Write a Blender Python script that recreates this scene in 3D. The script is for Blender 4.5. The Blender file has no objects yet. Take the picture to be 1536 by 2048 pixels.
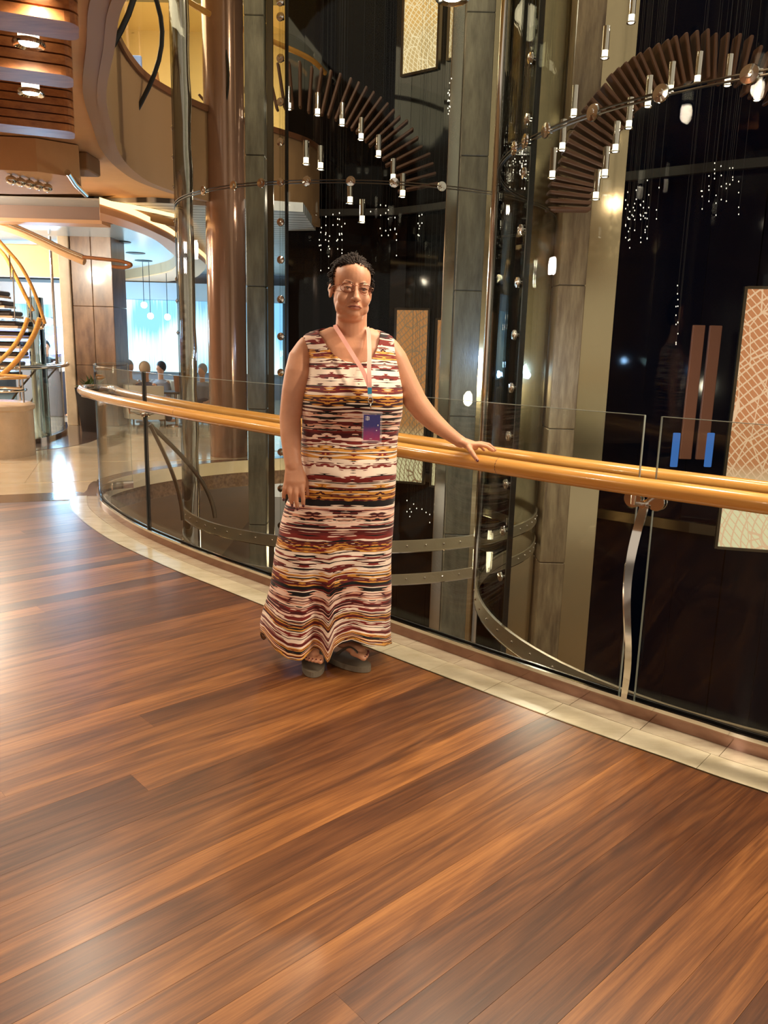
import bpy, math, random
import numpy as np
from math import sin, cos, tan, atan2, pi, radians, hypot, sqrt
from mathutils import Vector, Matrix, noise
random.seed(7)
SC = bpy.context.scene
COL = SC.collection

# ------------------------------------------------------------------ camera, world, lights
CAM = Vector((0, 0, 1.32)); PITCH = radians(12); ROLL = radians(1.5); FPX = 1580.0
FW = Vector((0, cos(PITCH), -sin(PITCH)))
_r0 = Vector((1, 0, 0)); _u0 = Vector((0, sin(PITCH), cos(PITCH)))
RT = _r0*cos(ROLL) + _u0*sin(ROLL); UP = -_r0*sin(ROLL) + _u0*cos(ROLL)
cd = bpy.data.cameras.new('camera'); cam = bpy.data.objects.new('camera', cd); COL.objects.link(cam)
m = Matrix((RT, UP, -FW)).transposed().to_4x4(); m.translation = CAM
cam.matrix_world = m
cd.sensor_fit = 'VERTICAL'; cd.sensor_height = 24.0; cd.lens = FPX*24.0/2048.0
cd.clip_start = 0.05; cd.clip_end = 200
SC.camera = cam
SC.view_settings.view_transform = 'Standard'; SC.view_settings.look = 'None'
SC.view_settings.gamma = 1.0; SC.view_settings.use_curve_mapping = False
SC.view_settings.exposure = 0.42
SC.cycles.transparent_max_bounces = 32; SC.cycles.max_bounces = 7
SC.cycles.use_denoising = True

def lin(c):
    return tuple((x/12.92 if x <= .04045 else ((x+.055)/1.055)**2.4) for x in c)
def rgb(r, g, b): return (*lin((r/255, g/255, b/255)), 1.0)

w = bpy.data.worlds.new('world'); SC.world = w; w.use_nodes = True
w.node_tree.nodes['Background'].inputs[0].default_value = (1.0, .86, .70, 1)
w.node_tree.nodes['Background'].inputs[1].default_value = 0.55

def light(name, kind, loc, energy, color, size=1.0, size_y=None, target=None, spot=None):
    ld = bpy.data.lights.new(name, kind); ld.energy = energy; ld.color = color
    if kind == 'AREA':
        ld.size = size
        if size_y: ld.shape = 'RECTANGLE'; ld.size_y = size_y
    else: ld.shadow_soft_size = size
    if kind == 'SPOT': ld.spot_size = spot; ld.spot_blend = .6
    o = bpy.data.objects.new(name, ld); COL.objects.link(o); o.location = loc
    if target is not None:
        o.rotation_euler = (Vector(target)-Vector(loc)).to_track_quat('-Z', 'Y').to_euler()
    return o
WARM = (1.0, .84, .64)
# the deck's pendant lamps carry their own light (see make_pendant); the rest are bare lamps, some added as fill
light('lower_deck_fill', 'POINT', (-.9, 8.6, -1.0), 50, (1, .80, .5), .25)  # added in the void to brighten the bronze lower floor
light('shaft_light', 'POINT', (1.9, 5.7, 5.8), 110, (1, .86, .62), .08)
light('blue_glow_fill', 'POINT', (.98, 7.3, 1.2), 9, (.30, .55, 1), .03)  # added blue lamps standing in for reflected glow on the columns
light('blue_glow_fill', 'POINT', (1.30, 6.45, 1.1), 7, (.30, .55, 1), .03)
light('blue_glow_fill', 'POINT', (-.95, 7.8, 1.15), 7, (.30, .55, 1), .03)
light('shaft_light', 'POINT', (1.2, 5.6, .9), 50, (1, .88, .66), .06)
light('shaft_light', 'POINT', (-.4, 6.6, 4.6), 70, (1, .88, .66), .06)
light('upper_deck_light', 'AREA', (-3.6, 11, 5.6), 260, (1, .85, .55), 4, 4, target=(-3.6, 11.5, 3.8))
light('lobby_light', 'POINT', (-5.6, 8.2, 2.45), 160, (1, .90, .74), .12)
light('lobby_light', 'POINT', (-6.6, 11.0, 2.45), 190, (1, .90, .74), .12)
light('lobby_light', 'POINT', (-4.9, 9.3, 2.5), 80, (1, .86, .66), .10)
light('blue_lobby_fill', 'POINT', (-6.0, 14.8, 1.4), 520, (.35, .68, 1.0), .3)  # added below the ceiling recess to turn it blue
light('blue_lobby_fill', 'POINT', (-5.75, 12.1, 1.45), 45, (.35, .68, 1.0), .2)  # added so a blue glare falls on the planks

# ------------------------------------------------------------------ pixel to space helpers (1536 x 2048 photograph)
def ray(px, py): return FW + RT*((px-768)/FPX) - UP*((py-1024)/FPX)
def atz(px, py, z=0.0):
    d = ray(px, py); return CAM + d*((z-CAM.z)/d.z)
def atY(px, py, Y):
    d = ray(px, py); return CAM + d*(Y/d.y)
def atcyl(px, py, c, R):
    d = ray(px, py); a = d.x*d.x+d.y*d.y; b = -2*(d.x*c[0]+d.y*c[1]); k = c[0]**2+c[1]**2-R*R
    q = max(b*b-4*a*k, 0); return CAM + d*((-b-sqrt(q))/(2*a))

# ------------------------------------------------------------------ materials
def mat(name, color, rough=.5, metal=0.0, spec=.5, coat=0.0, emis=None, estr=0.0, bump=0.0, bscale=40, var=0.0, vscale=6, c2=None, vstretch=(1, 1, 1), sss=0.0):
    M = bpy.data.materials.new(name); M.use_nodes = True; nt = M.node_tree; N = nt.nodes; L = nt.links
    P = N['Principled BSDF']
    P.inputs['Base Color'].default_value = color; P.inputs['Roughness'].default_value = rough
    P.inputs['Metallic'].default_value = metal; P.inputs['Specular IOR Level'].default_value = spec
    P.inputs['Coat Weight'].default_value = coat; P.inputs['Coat Roughness'].default_value = .08
    if sss: P.inputs['Subsurface Weight'].default_value = sss; P.inputs['Subsurface Radius'].default_value = (.02, .008, .004)
    if emis: P.inputs['Emission Color'].default_value = emis; P.inputs['Emission Strength'].default_value = estr
    if var or bump or c2:
        tc = N.new('ShaderNodeTexCoord'); mp = N.new('ShaderNodeMapping'); mp.inputs['Scale'].default_value = vstretch
        L.new(tc.outputs['Object'], mp.inputs[0])
    if var or c2:
        nz = N.new('ShaderNodeTexNoise'); nz.inputs['Scale'].default_value = vscale; nz.inputs['Detail'].default_value = 6
        nz.inputs['Roughness'].default_value = .65
        L.new(mp.outputs[0], nz.inputs['Vector'])
        rp = N.new('ShaderNodeValToRGB'); e = rp.color_ramp.elements
        e[0].position = .32; e[1].position = .68
        e[0].color = c2 if c2 else tuple(x*(1-var) for x in color[:3])+(1,)
        e[1].color = color if c2 else tuple(min(1, x*(1+var)) for x in color[:3])+(1,)
        L.new(nz.outputs[0], rp.inputs[0]); L.new(rp.outputs[0], P.inputs['Base Color'])
    if bump:
        n2 = N.new('ShaderNodeTexNoise'); n2.inputs['Scale'].default_value = bscale; n2.inputs['Detail'].default_value = 4
        L.new(mp.outputs[0], n2.inputs['Vector'])
        bp = N.new('ShaderNodeBump'); bp.inputs['Strength'].default_value = bump; bp.inputs['Distance'].default_value = .01
        L.new(n2.outputs[0], bp.inputs['Height']); L.new(bp.outputs[0], P.inputs['Normal'])
    return M
def glassmat(name, tint, ior=1.45, extra=0.0, refl=(1, 1, 1, 1), wob=0.0):
    M = bpy.data.materials.new(name); M.use_nodes = True; nt = M.node_tree; N = nt.nodes; L = nt.links
    N.remove(N['Principled BSDF']); out = N['Material Output']
    tr = N.new('ShaderNodeBsdfTransparent'); tr.inputs[0].default_value = tint
    gl = N.new('ShaderNodeBsdfGlossy'); gl.inputs['Roughness'].default_value = .0; gl.inputs[0].default_value = refl
    fr = N.new('ShaderNodeFresnel'); fr.inputs[0].default_value = ior
    ad = N.new('ShaderNodeMath'); ad.operation = 'ADD'; ad.inputs[1].default_value = extra; ad.use_clamp = True
    mx = N.new('ShaderNodeMixShader')
    ge = N.new('ShaderNodeNewGeometry'); io = N.new('ShaderNodeMix'); io.data_type = 'FLOAT'; io.inputs[2].default_value = ior; io.inputs[3].default_value = 1/ior
    L.new(ge.outputs['Backfacing'], io.inputs[0]); L.new(io.outputs[0], fr.inputs[0])   # same reflectance on the exit face
    L.new(fr.outputs[0], ad.inputs[0]); L.new(ad.outputs[0], mx.inputs[0]); L.new(tr.outputs[0], mx.inputs[1]); L.new(gl.outputs[0], mx.inputs[2])
    L.new(mx.outputs[0], out.inputs[0])
    if wob:
        tc = N.new('ShaderNodeTexCoord'); mp = N.new('ShaderNodeMapping'); mp.inputs['Scale'].default_value = (3, 3, .35)
        nz = N.new('ShaderNodeTexNoise'); nz.inputs['Scale'].default_value = 2.0
        bp = N.new('ShaderNodeBump'); bp.inputs['Strength'].default_value = wob; bp.inputs['Distance'].default_value = .05
        L.new(tc.outputs['Object'], mp.inputs[0]); L.new(mp.outputs[0], nz.inputs[0]); L.new(nz.outputs[0], bp.inputs['Height'])
        L.new(bp.outputs[0], gl.inputs['Normal']); L.new(bp.outputs[0], fr.inputs['Normal'])
    return M
def emit(name, color, s):
    M = bpy.data.materials.new(name); M.use_nodes = True; N = M.node_tree.nodes; N.remove(N['Principled BSDF'])
    e = N.new('ShaderNodeEmission'); e.inputs[0].default_value = color; e.inputs[1].default_value = s
    M.node_tree.links.new(e.outputs[0], N['Material Output'].inputs[0]); return M

PLANK_ANG = radians(43)
def wood_floor_mat():
    M = bpy.data.materials.new('wood_planks'); M.use_nodes = True; nt = M.node_tree; N = nt.nodes; L = nt.links
    P = N['Principled BSDF']
    tc = N.new('ShaderNodeTexCoord'); oi = N.new('ShaderNodeObjectInfo')
    mp = N.new('ShaderNodeMapping'); mp.vector_type = 'POINT'; mp.inputs['Rotation'].default_value = (0, 0, -PLANK_ANG)
    L.new(tc.outputs['Object'], mp.inputs[0])
    cx = N.new('ShaderNodeCombineXYZ'); mu = N.new('ShaderNodeMath'); mu.operation = 'MULTIPLY'; mu.inputs[1].default_value = 37.0
    L.new(oi.outputs['Random'], mu.inputs[0]); L.new(mu.outputs[0], cx.inputs[0]); L.new(mu.outputs[0], cx.inputs[2])
    av = N.new('ShaderNodeVectorMath'); av.operation = 'ADD'; L.new(mp.outputs[0], av.inputs[0]); L.new(cx.outputs[0], av.inputs[1])
    def scaled(v):
        s = N.new('ShaderNodeMapping'); s.inputs['Scale'].default_value = v; L.new(av.outputs[0], s.inputs[0]); return s
    # broad cathedral grain: distorted bands across the plank
    s1 = scaled((.55, 6.0, 1)); n1 = N.new('ShaderNodeTexNoise'); n1.inputs['Scale'].default_value = 1.3; n1.inputs['Detail'].default_value = 3
    n1.inputs['Distortion'].default_value = .15
    L.new(s1.outputs[0], n1.inputs[0])
    m1 = N.new('ShaderNodeMath'); m1.operation = 'MULTIPLY'; m1.inputs[1].default_value = 15; L.new(n1.outputs[0], m1.inputs[0])
    fr = N.new('ShaderNodeMath'); fr.operation = 'PINGPONG'; fr.inputs[1].default_value = 1.0; L.new(m1.outputs[0], fr.inputs[0])
    # fine fibres
    s2 = scaled((5, 170, 1)); n2 = N.new('ShaderNodeTexNoise'); n2.inputs['Scale'].default_value = 1.0; n2.inputs['Detail'].default_value = 5
    n2.inputs['Roughness'].default_value = .7
    L.new(s2.outputs[0], n2.inputs[0])
    s3 = scaled((.6, 14, 1)); n3 = N.new('ShaderNodeTexNoise'); n3.inputs['Scale'].default_value = 1.0; n3.inputs['Detail'].default_value = 3
    L.new(s3.outputs[0], n3.inputs[0])
    def mixv(a, b, f):
        x = N.new('ShaderNodeMix'); x.data_type = 'FLOAT'; x.inputs[0].default_value = f
        L.new(a, x.inputs[2]); L.new(b, x.inputs[3]); return x.outputs[0]
    g = mixv(fr.outputs[0], n2.outputs[0], .76); g = mixv(g, n3.outputs[0], .36)
    rp = N.new('ShaderNodeValToRGB'); cr = rp.color_ramp; e = cr.elements
    e[0].position = .28; e[0].color = rgb(72, 44, 25); e[1].position = .76; e[1].color = rgb(168, 120, 70)
    x = e.new(.42); x.color = rgb(102, 65, 37); x = e.new(.55); x.color = rgb(130, 87, 49)
    L.new(g, rp.inputs[0])
    # per-plank tone
    tr = N.new('ShaderNodeValToRGB'); e = tr.color_ramp.elements
    e[0].position = 0; e[0].color = (.40, .31, .29, 1); e[1].position = 1; e[1].color = (1.35, 1.20, .98, 1)
    for p_, c_ in ((.22, (.58, .46, .42, 1)), (.45, (.86, .74, .68, 1)), (.72, (1.02, .90, .78, 1))):
        x = e.new(p_); x.color = c_
    L.new(oi.outputs['Random'], tr.inputs[0])
    mm = N.new('ShaderNodeMix'); mm.data_type = 'RGBA'; mm.blend_type = 'MULTIPLY'; mm.inputs[0].default_value = 1
    L.new(rp.outputs[0], mm.inputs[6]); L.new(tr.outputs[0], mm.inputs[7])
    # knots and dark wear
    n4 = N.new('ShaderNodeTexNoise'); s4 = scaled((1.6, 5, 1)); n4.inputs['Scale'].default_value = 1.4; n4.inputs['Detail'].default_value = 2; L.new(s4.outputs[0], n4.inputs[0])
    r4 = N.new('ShaderNodeValToRGB'); r4.color_ramp.elements[0].position = .72; r4.color_ramp.elements[1].position = .80
    r4.color_ramp.elements[0].color = (1, 1, 1, 1); r4.color_ramp.elements[1].color = (.45, .38, .35, 1); L.new(n4.outputs[0], r4.inputs[0])
    m2 = N.new('ShaderNodeMix'); m2.data_type = 'RGBA'; m2.blend_type = 'MULTIPLY'; m2.inputs[0].default_value = 1
    L.new(mm.outputs[2], m2.inputs[6]); L.new(r4.outputs[0], m2.inputs[7])
    L.new(m2.outputs[2], P.inputs['Base Color'])
    P.inputs['Roughness'].default_value = .34; P.inputs['Coat Weight'].default_value = .16; P.inputs['Coat Roughness'].default_value = .22
    bp = N.new('ShaderNodeBump'); bp.inputs['Strength'].default_value = .12; bp.inputs['Distance'].default_value = .002
    L.new(n2.outputs[0], bp.inputs['Height']); L.new(bp.outputs[0], P.inputs['Normal'])
    return M
M_PLANK = wood_floor_mat()
M_DARK = mat('dark_gap', rgb(30, 20, 14), .6)
M_MARBLE = mat('cream_marble', rgb(226, 216, 188), .22, coat=.3, c2=rgb(200, 188, 158), vscale=5, vstretch=(1, 2.2, 1))
M_MARBLE2 = mat('grey_marble', rgb(206, 194, 168), .22, coat=.3, c2=rgb(176, 160, 138), vscale=6, vstretch=(1, 2.5, 1))
M_CHROME = mat('polished_steel', rgb(214, 208, 200), .10, 1.0)
M_STEEL = mat('brushed_steel', rgb(160, 148, 124), .36, .7, bump=.1, bscale=60)
M_STEELDK = mat('dark_steel', rgb(96, 86, 72), .3, 1.0)
M_BLACK = mat('black_rubber', rgb(8, 8, 9), .45)
M_TRIM = mat('brass_trim', rgb(120, 100, 70), .3, 1.0)
M_RAIL = mat('maple_rail', rgb(214, 160, 84), .22, coat=.6, c2=rgb(194, 136, 64), vscale=3, vstretch=(1.2, 1.2, 22))
M_GLASS = glassmat('clear_glass', (.965, .975, .96, 1), 1.45, .0, (.42, .42, .42, 1))
M_GEDGE = mat('glass_edge', rgb(132, 140, 130), .15, 0, .8, emis=None)
M_SHAFT = glassmat('shaft_glass', (.93, .94, .915, 1), 1.42, .0, (.24, .24, .24, 1), wob=.06)
M_GRANITE = mat('brown_granite', rgb(128, 104, 88), .16, coat=.5, c2=rgb(82, 62, 52), vscale=28)
M_TILE = mat('cream_tile', rgb(228, 212, 184), .10, coat=.5, c2=rgb(216, 196, 164), vscale=2.5)
M_STONE = mat('veined_stone', rgb(122, 116, 100), .35, c2=rgb(84, 78, 66), vscale=5, vstretch=(3.0, 3.0, .55), bump=.15)
M_STONE2 = mat('brown_veined_stone', rgb(140, 122, 96), .3, c2=rgb(84, 66, 50), vscale=4, vstretch=(3.4, 3.4, .5))
M_PILLAR = mat('brown_pillar_stone', rgb(146, 112, 84), .28, coat=.3, c2=rgb(96, 70, 54), vscale=4, vstretch=(2.2, 2.2, .6))
M_PILLARL = mat('pale_pillar_stone', rgb(196, 170, 140), .3, coat=.3, var=.1)
M_COPPER = mat('polished_copper_brown', rgb(164, 126, 108), .16, .5, coat=.5)
M_MIRROR = mat('champagne_mirror', rgb(200, 182, 148), .16, 1.0, bump=.05, bscale=3)
M_BWALL = mat('black_glass', rgb(2, 2, 4), .06, 0, .12)
M_NAVY = mat('navy_glass', rgb(4, 7, 20), .08, 0, .09)
M_BEIGE = mat('beige_plaster', rgb(206, 164, 118), .75, var=.04)
M_FASCIA = mat('taupe_fascia', rgb(150, 116, 82), .55)
M_CREAM = mat('cream_ceiling', rgb(232, 208, 150), .7)
M_FIN = mat('louvre_wood', rgb(172, 108, 58), .45, spec=.3, c2=rgb(124, 70, 34), vscale=5, vstretch=(1, 6, 6))
M_BROWN = mat('brown_trim', rgb(112, 70, 46), .4)
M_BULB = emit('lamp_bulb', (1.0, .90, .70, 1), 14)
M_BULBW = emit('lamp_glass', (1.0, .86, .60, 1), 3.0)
M_BEAD = emit('bead_glow', (1.0, .88, .66, 1), 2.2)
M_COVE = emit('cove_glow', (1.0, .62, .25, 1), 2.2)
M_LOWER = mat('bronze_floor', rgb(126, 98, 60), .3, coat=.3, var=.15, vscale=1.2)
M_SKIN = mat('skin', rgb(207, 150, 116), .48, sss=.08, var=.07, vscale=14, bump=.05, bscale=90)

# ------------------------------------------------------------------ mesh helpers
class MB:
    def __init__(s): s.v = []; s.f = []
    def add(s, vs, fs):
        o = len(s.v); s.v += [tuple(p) for p in vs]; s.f += [tuple(i+o for i in f) for f in fs]; return s
    def box(s, c, d, ax=None, bev=0.0):
        """box centred at c, full sizes d, optional axes"""
        ax = ax or (Vector((1, 0, 0)), Vector((0, 1, 0)), Vector((0, 0, 1)))
        c = Vector(c); h = [x/2 for x in d]; b = min(bev, min(h)*.9)
        if b <= 0:
            vs = [c+ax[0]*h[0]*i+ax[1]*h[1]*j+ax[2]*h[2]*k for k in (-1, 1) for j in (-1, 1) for i in (-1, 1)]
            fs = [(0, 2, 3, 1), (4, 5, 7, 6), (0, 1, 5, 4), (2, 6, 7, 3), (0, 4, 6, 2), (1, 3, 7, 5)]
            return s.add(vs, fs)
        rings = [(-h[2], b), (-h[2]+b, 0), (h[2]-b, 0), (h[2], b)]; vs = []
        for z, ins in rings:
            X, Y = h[0]-ins, h[1]-ins
            for x, y in ((-X+b, -Y), (X-b, -Y), (X, -Y+b), (X, Y-b), (X-b, Y), (-X+b, Y), (-X, Y-b), (-X, -Y+b)):
                vs.append(c+ax[0]*x+ax[1]*y+ax[2]*z)
        fs = [tuple(reversed(range(8)))]+[(r*8+i, r*8+(i+1) % 8, r*8+8+(i+1) % 8, r*8+8+i) for r in range(3) for i in range(8)]+[tuple(range(24, 32))]
        return s.add(vs, fs)
    def tube(s, pts, rad, n=12, caps=True, flat=1.0, upv=None):
        pts = [Vector(p) for p in pts]; R = rad if hasattr(rad, '__len__') else [rad]*len(pts)
        prev = None; vs = []
        for i, p in enumerate(pts):
            t = (pts[min(i+1, len(pts)-1)]-pts[max(i-1, 0)]).normalized()
            if prev is None:
                a = Vector(upv) if upv is not None else (Vector((0, 0, 1)) if abs(t.z) < .9 else Vector((1, 0, 0)))
            else: a = prev
            a = (a-t*a.dot(t)).normalized(); prev = a; b = t.cross(a)
            for k in range(n):
                th = 2*pi*k/n; vs.append(p+(a*cos(th)*flat+b*sin(th))*R[i])
        fs = [(i*n+k, i*n+(k+1) % n, (i+1)*n+(k+1) % n, (i+1)*n+k) for i in range(len(pts)-1) for k in range(n)]
        if caps: fs += [tuple(reversed(range(n))), tuple((len(pts)-1)*n+k for k in range(n))]
        return s.add(vs, fs)
    def lathe(s, c, prof, n=24, ax=None):
        c = Vector(c); ax = ax or (Vector((1, 0, 0)), Vector((0, 1, 0)), Vector((0, 0, 1))); vs = []
        for r, z in prof:
            for k in range(n):
                th = 2*pi*k/n; vs.append(c+ax[0]*cos(th)*r+ax[1]*sin(th)*r+ax[2]*z)
        fs = [(i*n+k, i*n+(k+1) % n, (i+1)*n+(k+1) % n, (i+1)*n+k) for i in range(len(prof)-1) for k in range(n)]
        if prof[0][0] > 1e-6: fs.append(tuple(reversed(range(n))))
        if prof[-1][0] > 1e-6: fs.append(tuple((len(prof)-1)*n+k for k in range(n)))
        return s.add(vs, fs)
    def ell(s, c, r, ax=None, nu=16, nv=10):
        c = Vector(c); ax = ax or (Vector((1, 0, 0)), Vector((0, 1, 0)), Vector((0, 0, 1))); vs = []
        for j in range(1, nv):
            ph = pi*j/nv-pi/2
            for k in range(nu):
                th = 2*pi*k/nu
                vs.append(c+ax[0]*(r[0]*cos(ph)*cos(th))+ax[1]*(r[1]*cos(ph)*sin(th))+ax[2]*(r[2]*sin(ph)))
        b = len(vs); vs += [c-ax[2]*r[2], c+ax[2]*r[2]]
        fs = [(j*nu+k, j*nu+(k+1) % nu, (j+1)*nu+(k+1) % nu, (j+1)*nu+k) for j in range(nv-2) for k in range(nu)]
        fs += [(b, (k+1) % nu, k) for k in range(nu)]+[(b+1, (nv-2)*nu+k, (nv-2)*nu+(k+1) % nu) for k in range(nu)]
        return s.add(vs, fs)
    def prism(s, poly, z0, z1):
        n = len(poly); vs = [(p[0], p[1], z0) for p in poly]+[(p[0], p[1], z1) for p in poly]
        a = sum(poly[i][0]*poly[(i+1) % n][1]-poly[(i+1) % n][0]*poly[i][1] for i in range(n))
        fs = [tuple(reversed(range(n))), tuple(range(n, 2*n))]+[(i, (i+1) % n, n+(i+1) % n, n+i) for i in range(n)]
        if a < 0: fs = [tuple(reversed(f)) for f in fs]
        return s.add(vs, fs)
    def strip(s, A, B, z0, z1):
        """solid band between plan curves A and B (same count) from z0 to z1"""
        n = len(A); vs = []
        for a, b in zip(A, B): vs += [(a[0], a[1], z0), (b[0], b[1], z0), (b[0], b[1], z1), (a[0], a[1], z1)]
        fs = [(0, 1, 2, 3), tuple(4*(n-1)+k for k in (3, 2, 1, 0))]
        for i in range(n-1):
            for k in range(4):
                fs.append((4*i+k, 4*(i+1)+k, 4*(i+1)+(k+1) % 4, 4*i+(k+1) % 4))
        return s.add(vs, fs)
WO = {}
def obj(name, mb, mtl, parent=None, smooth=False, label=None, cat=None, group=None, kind=None, origin=None, fixn=False):
    me = bpy.data.meshes.new(name); par = WO[parent.name] if parent is not None else None
    V = np.array([tuple(v) for v in mb.v], dtype=float)
    if origin is None:
        if par is not None: origin = par
        else:
            lo, hi = V.min(0), V.max(0); origin = Vector(((lo[0]+hi[0])/2, (lo[1]+hi[1])/2, lo[2]))
    origin = Vector(origin); V = V-np.array(origin)
    me.from_pydata(V.tolist(), [], mb.f)
    if fixn:
        import bmesh
        b = bmesh.new(); b.from_mesh(me); bmesh.ops.recalc_face_normals(b, faces=b.faces); b.to_mesh(me); b.free()
    if mtl: 
        for q in (mtl if isinstance(mtl, (list, tuple)) else [mtl]): me.materials.append(q)
    if smooth: me.polygons.foreach_set('use_smooth', [True]*len(me.polygons))
    me.update()
    o = bpy.data.objects.new(name, me); COL.objects.link(o)
    if parent is not None: o.parent = parent; o.location = origin-par
    else: o.location = origin
    WO[o.name] = origin
    if smooth == 'auto':
        try: me.set_sharp_from_angle(angle=radians(40))
        except Exception: pass
    tag(o, label, cat, group, kind); return o
def tag(o, label=None, cat=None, group=None, kind=None):
    if label: o['label'] = label
    if cat: o['category'] = cat
    if group: o['group'] = group
    if kind: o['kind'] = kind
    return o
def thing(name, label, cat, loc, group=None):
    o = bpy.data.objects.new(name, None); COL.objects.link(o); o.location = loc; o.empty_display_size = .1
    WO[o.name] = Vector(loc); return tag(o, label, cat, group)
def copy_tree(o, loc, label=None, parent=None, group=None):
    c = o.copy(); COL.objects.link(c)
    if parent is None:
        c.location = loc; WO[c.name] = Vector(loc)
        if label: c['label'] = label
        if group: c['group'] = group
    else: c.parent = parent
    for ch in list(o.children): copy_tree(ch, None, None, c)
    return c
def crom(P, k=8):
    P = [Vector((*p, 0)) if len(p) == 2 else Vector(p) for p in P]; out = []
    for i in range(len(P)-1):
        p0 = P[max(i-1, 0)]; p1 = P[i]; p2 = P[i+1]; p3 = P[min(i+2, len(P)-1)]
        for j in range(k):
            t = j/k; out.append(.5*((2*p1)+(p2-p0)*t+(2*p0-5*p1+4*p2-p3)*t*t+(-p0+3*p1-3*p2+p3)*t**3))
    out.append(P[-1]); return out
def resample(C, step):
    L = [0]
    for a, b in zip(C, C[1:]): L.append(L[-1]+(b-a).length)
    n = max(2, int(round(L[-1]/step))+1); out = []; j = 0
    for i in range(n):
        s = L[-1]*i/(n-1)
        while j < len(L)-2 and L[j+1] < s: j += 1
        t = (s-L[j])/max(L[j+1]-L[j], 1e-9); out.append(C[j].lerp(C[j+1], t))
    return out
def offset(C, d):
    out = []
    for i, p in enumerate(C):
        t = (C[min(i+1, len(C)-1)]-C[max(i-1, 0)]).normalized(); out.append(p+Vector((-t.y, t.x, 0))*d)
    return out

# ------------------------------------------------------------------ plan of the balustrade (left end curls round)
GMAIN = crom([(-2.42, 6.60), (-2.20, 6.08), (-1.72, 5.36), (-1.14, 4.70), (-.63, 4.20), (.05, 3.54), (.50, 3.12), (.90, 2.76), (1.13, 2.57), (1.30, 2.43), (1.75, 2.12), (2.6, 1.72), (3.6, 1.5)], 10)
G = resample(GMAIN, .05)                       # runs far-left to near-right; +offset = void side
GC = resample(crom([(-2.26, 6.98), (-2.38, 6.90), (-2.44, 6.76), (-2.42, 6.60)], 6), .03)[:-1]+G
def nearest_i(C, p): return min(range(len(C)), key=lambda i: (C[i]-p).length)

# ================================================================== THE SETTING
# ---- plank floor: one board per object, cut to the marble border
d_ = Vector((cos(PLANK_ANG), sin(PLANK_ANG), 0)); n_ = Vector((-sin(PLANK_ANG), cos(PLANK_ANG), 0))
edge = [Vector((-7.5, 4.3, 0)), Vector((-4.5, 5.62, 0)), Vector((-3.08, 6.16, 0)), Vector((-2.55, 6.38, 0))]+[p for p in offset(G, -.245)]
def cut(s, start=-9):
    best = None
    for a, b in zip(edge, edge[1:]):
        sa, sb = a.dot(n_)-s, b.dot(n_)-s
        if sa*sb <= 0 and abs(sa-sb) > 1e-9:
            p = a.lerp(b, sa/(sa-sb)); t = p.dot(d_)
            if t > start and (best is None or t < best): best = t
    return best
base = MB(); poly = [(p.x, p.y) for p in edge]+[(3.6, -4), (-7.5, -4)]
base.prism(poly, -.14, -.012)
floor = obj('floor', base, M_DARK, kind='structure', origin=(0, 0, 0))
PW = .118; s = -2.7; row = 0
while s < 7.6:
    t0, t1 = cut(s+.0008), cut(s+PW-.0008)
    if t0 is not None and t1 is not None:
        lo = max(-3.2-.3*(row % 3), -5); rnd = random.Random(row*13+5)
        if s > 3.2: lo = max(lo, -3.0)
        t = lo; cuts = [lo]
        while True:
            t += rnd.uniform(2.8, 4.8)
            if t > min(t0, t1)-.35: break
            cuts.append(t)
        cuts.append(None)
        for a, b in zip(cuts, cuts[1:]):
            g = .0002
            q = [d_*(a+g)+n_*(s+g), (d_*(t0 if b is None else b-g))+n_*(s+g), (d_*(t1 if b is None else b-g))+n_*(s+PW-g), d_*(a+g)+n_*(s+PW-g)]
            mb = MB(); ins = .0002
            cc = sum(q, Vector())/4
            top = [p+Vector((0, 0, 0)) for p in q]
            vs = [Vector((p.x, p.y, -.011)) for p in q]+[Vector((p.x, p.y, -.0012)) for p in q]+[Vector((p.x, p.y, 0))+(n_*ins if i < 2 else -n_*ins) for i, p in enumerate(top)]
            mb.add(vs, [(3, 2, 1, 0), (8, 9, 10, 11)]+[(r*4+i, r*4+(i+1) % 4, r*4+4+(i+1) % 4, r*4+4+i) for r in range(2) for i in range(4)])
            obj('plank', mb, M_PLANK, floor)
    s += PW; row += 1

# ---- marble border (two rows of tiles), thin metal strip, void fascia
marb = obj('trim_1', MB().strip(offset(G, -.238), offset(G, .01), -.14, -.006), mat('grout', rgb(120, 108, 90), .8), kind='structure', origin=(0, 0, 0), fixn=True)
def tiles(o0, o1, mtl, L=.275, phase=0.0):
    A = resample(G, .025); n = int(L/.025); A0, A1 = offset(A, o0), offset(A, o1); i = int(phase*n); first = True
    rnd = random.Random(int(abs(o0)*1000))
    st = [0]+list(range(i if i else n, len(A)-2, n))+[len(A)-1]
    for a, b in zip(st, st[1:]):
        if b-a < 2: continue
        lo, hi = A0[a:b+1], A1[a:b+1]; g = .0012
        lo = [lo[0]+(lo[1]-lo[0]).normalized()*g]+lo[1:-1]+[lo[-1]-(lo[-1]-lo[-2]).normalized()*g]
        hi = [hi[0]+(hi[1]-hi[0]).normalized()*g]+hi[1:-1]+[hi[-1]-(hi[-1]-hi[-2]).normalized()*g]
        obj('marble_tile', MB().strip(lo[::2]+([lo[-1]] if len(lo) % 2 == 0 else []), hi[::2]+([hi[-1]] if len(hi) % 2 == 0 else []), -.005, rnd.uniform(-.0004, .0004)), mtl, marb, fixn=True)
tiles(-.236, -.107, M_MARBLE, .275, .0)
tiles(-.105, -.002, M_MARBLE2, .275, .15)
tag(obj('metal_strip', MB().strip(offset(G, -.245), offset(G, -.2385), -.01, .0015), M_TRIM, marb, fixn=True))
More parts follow.
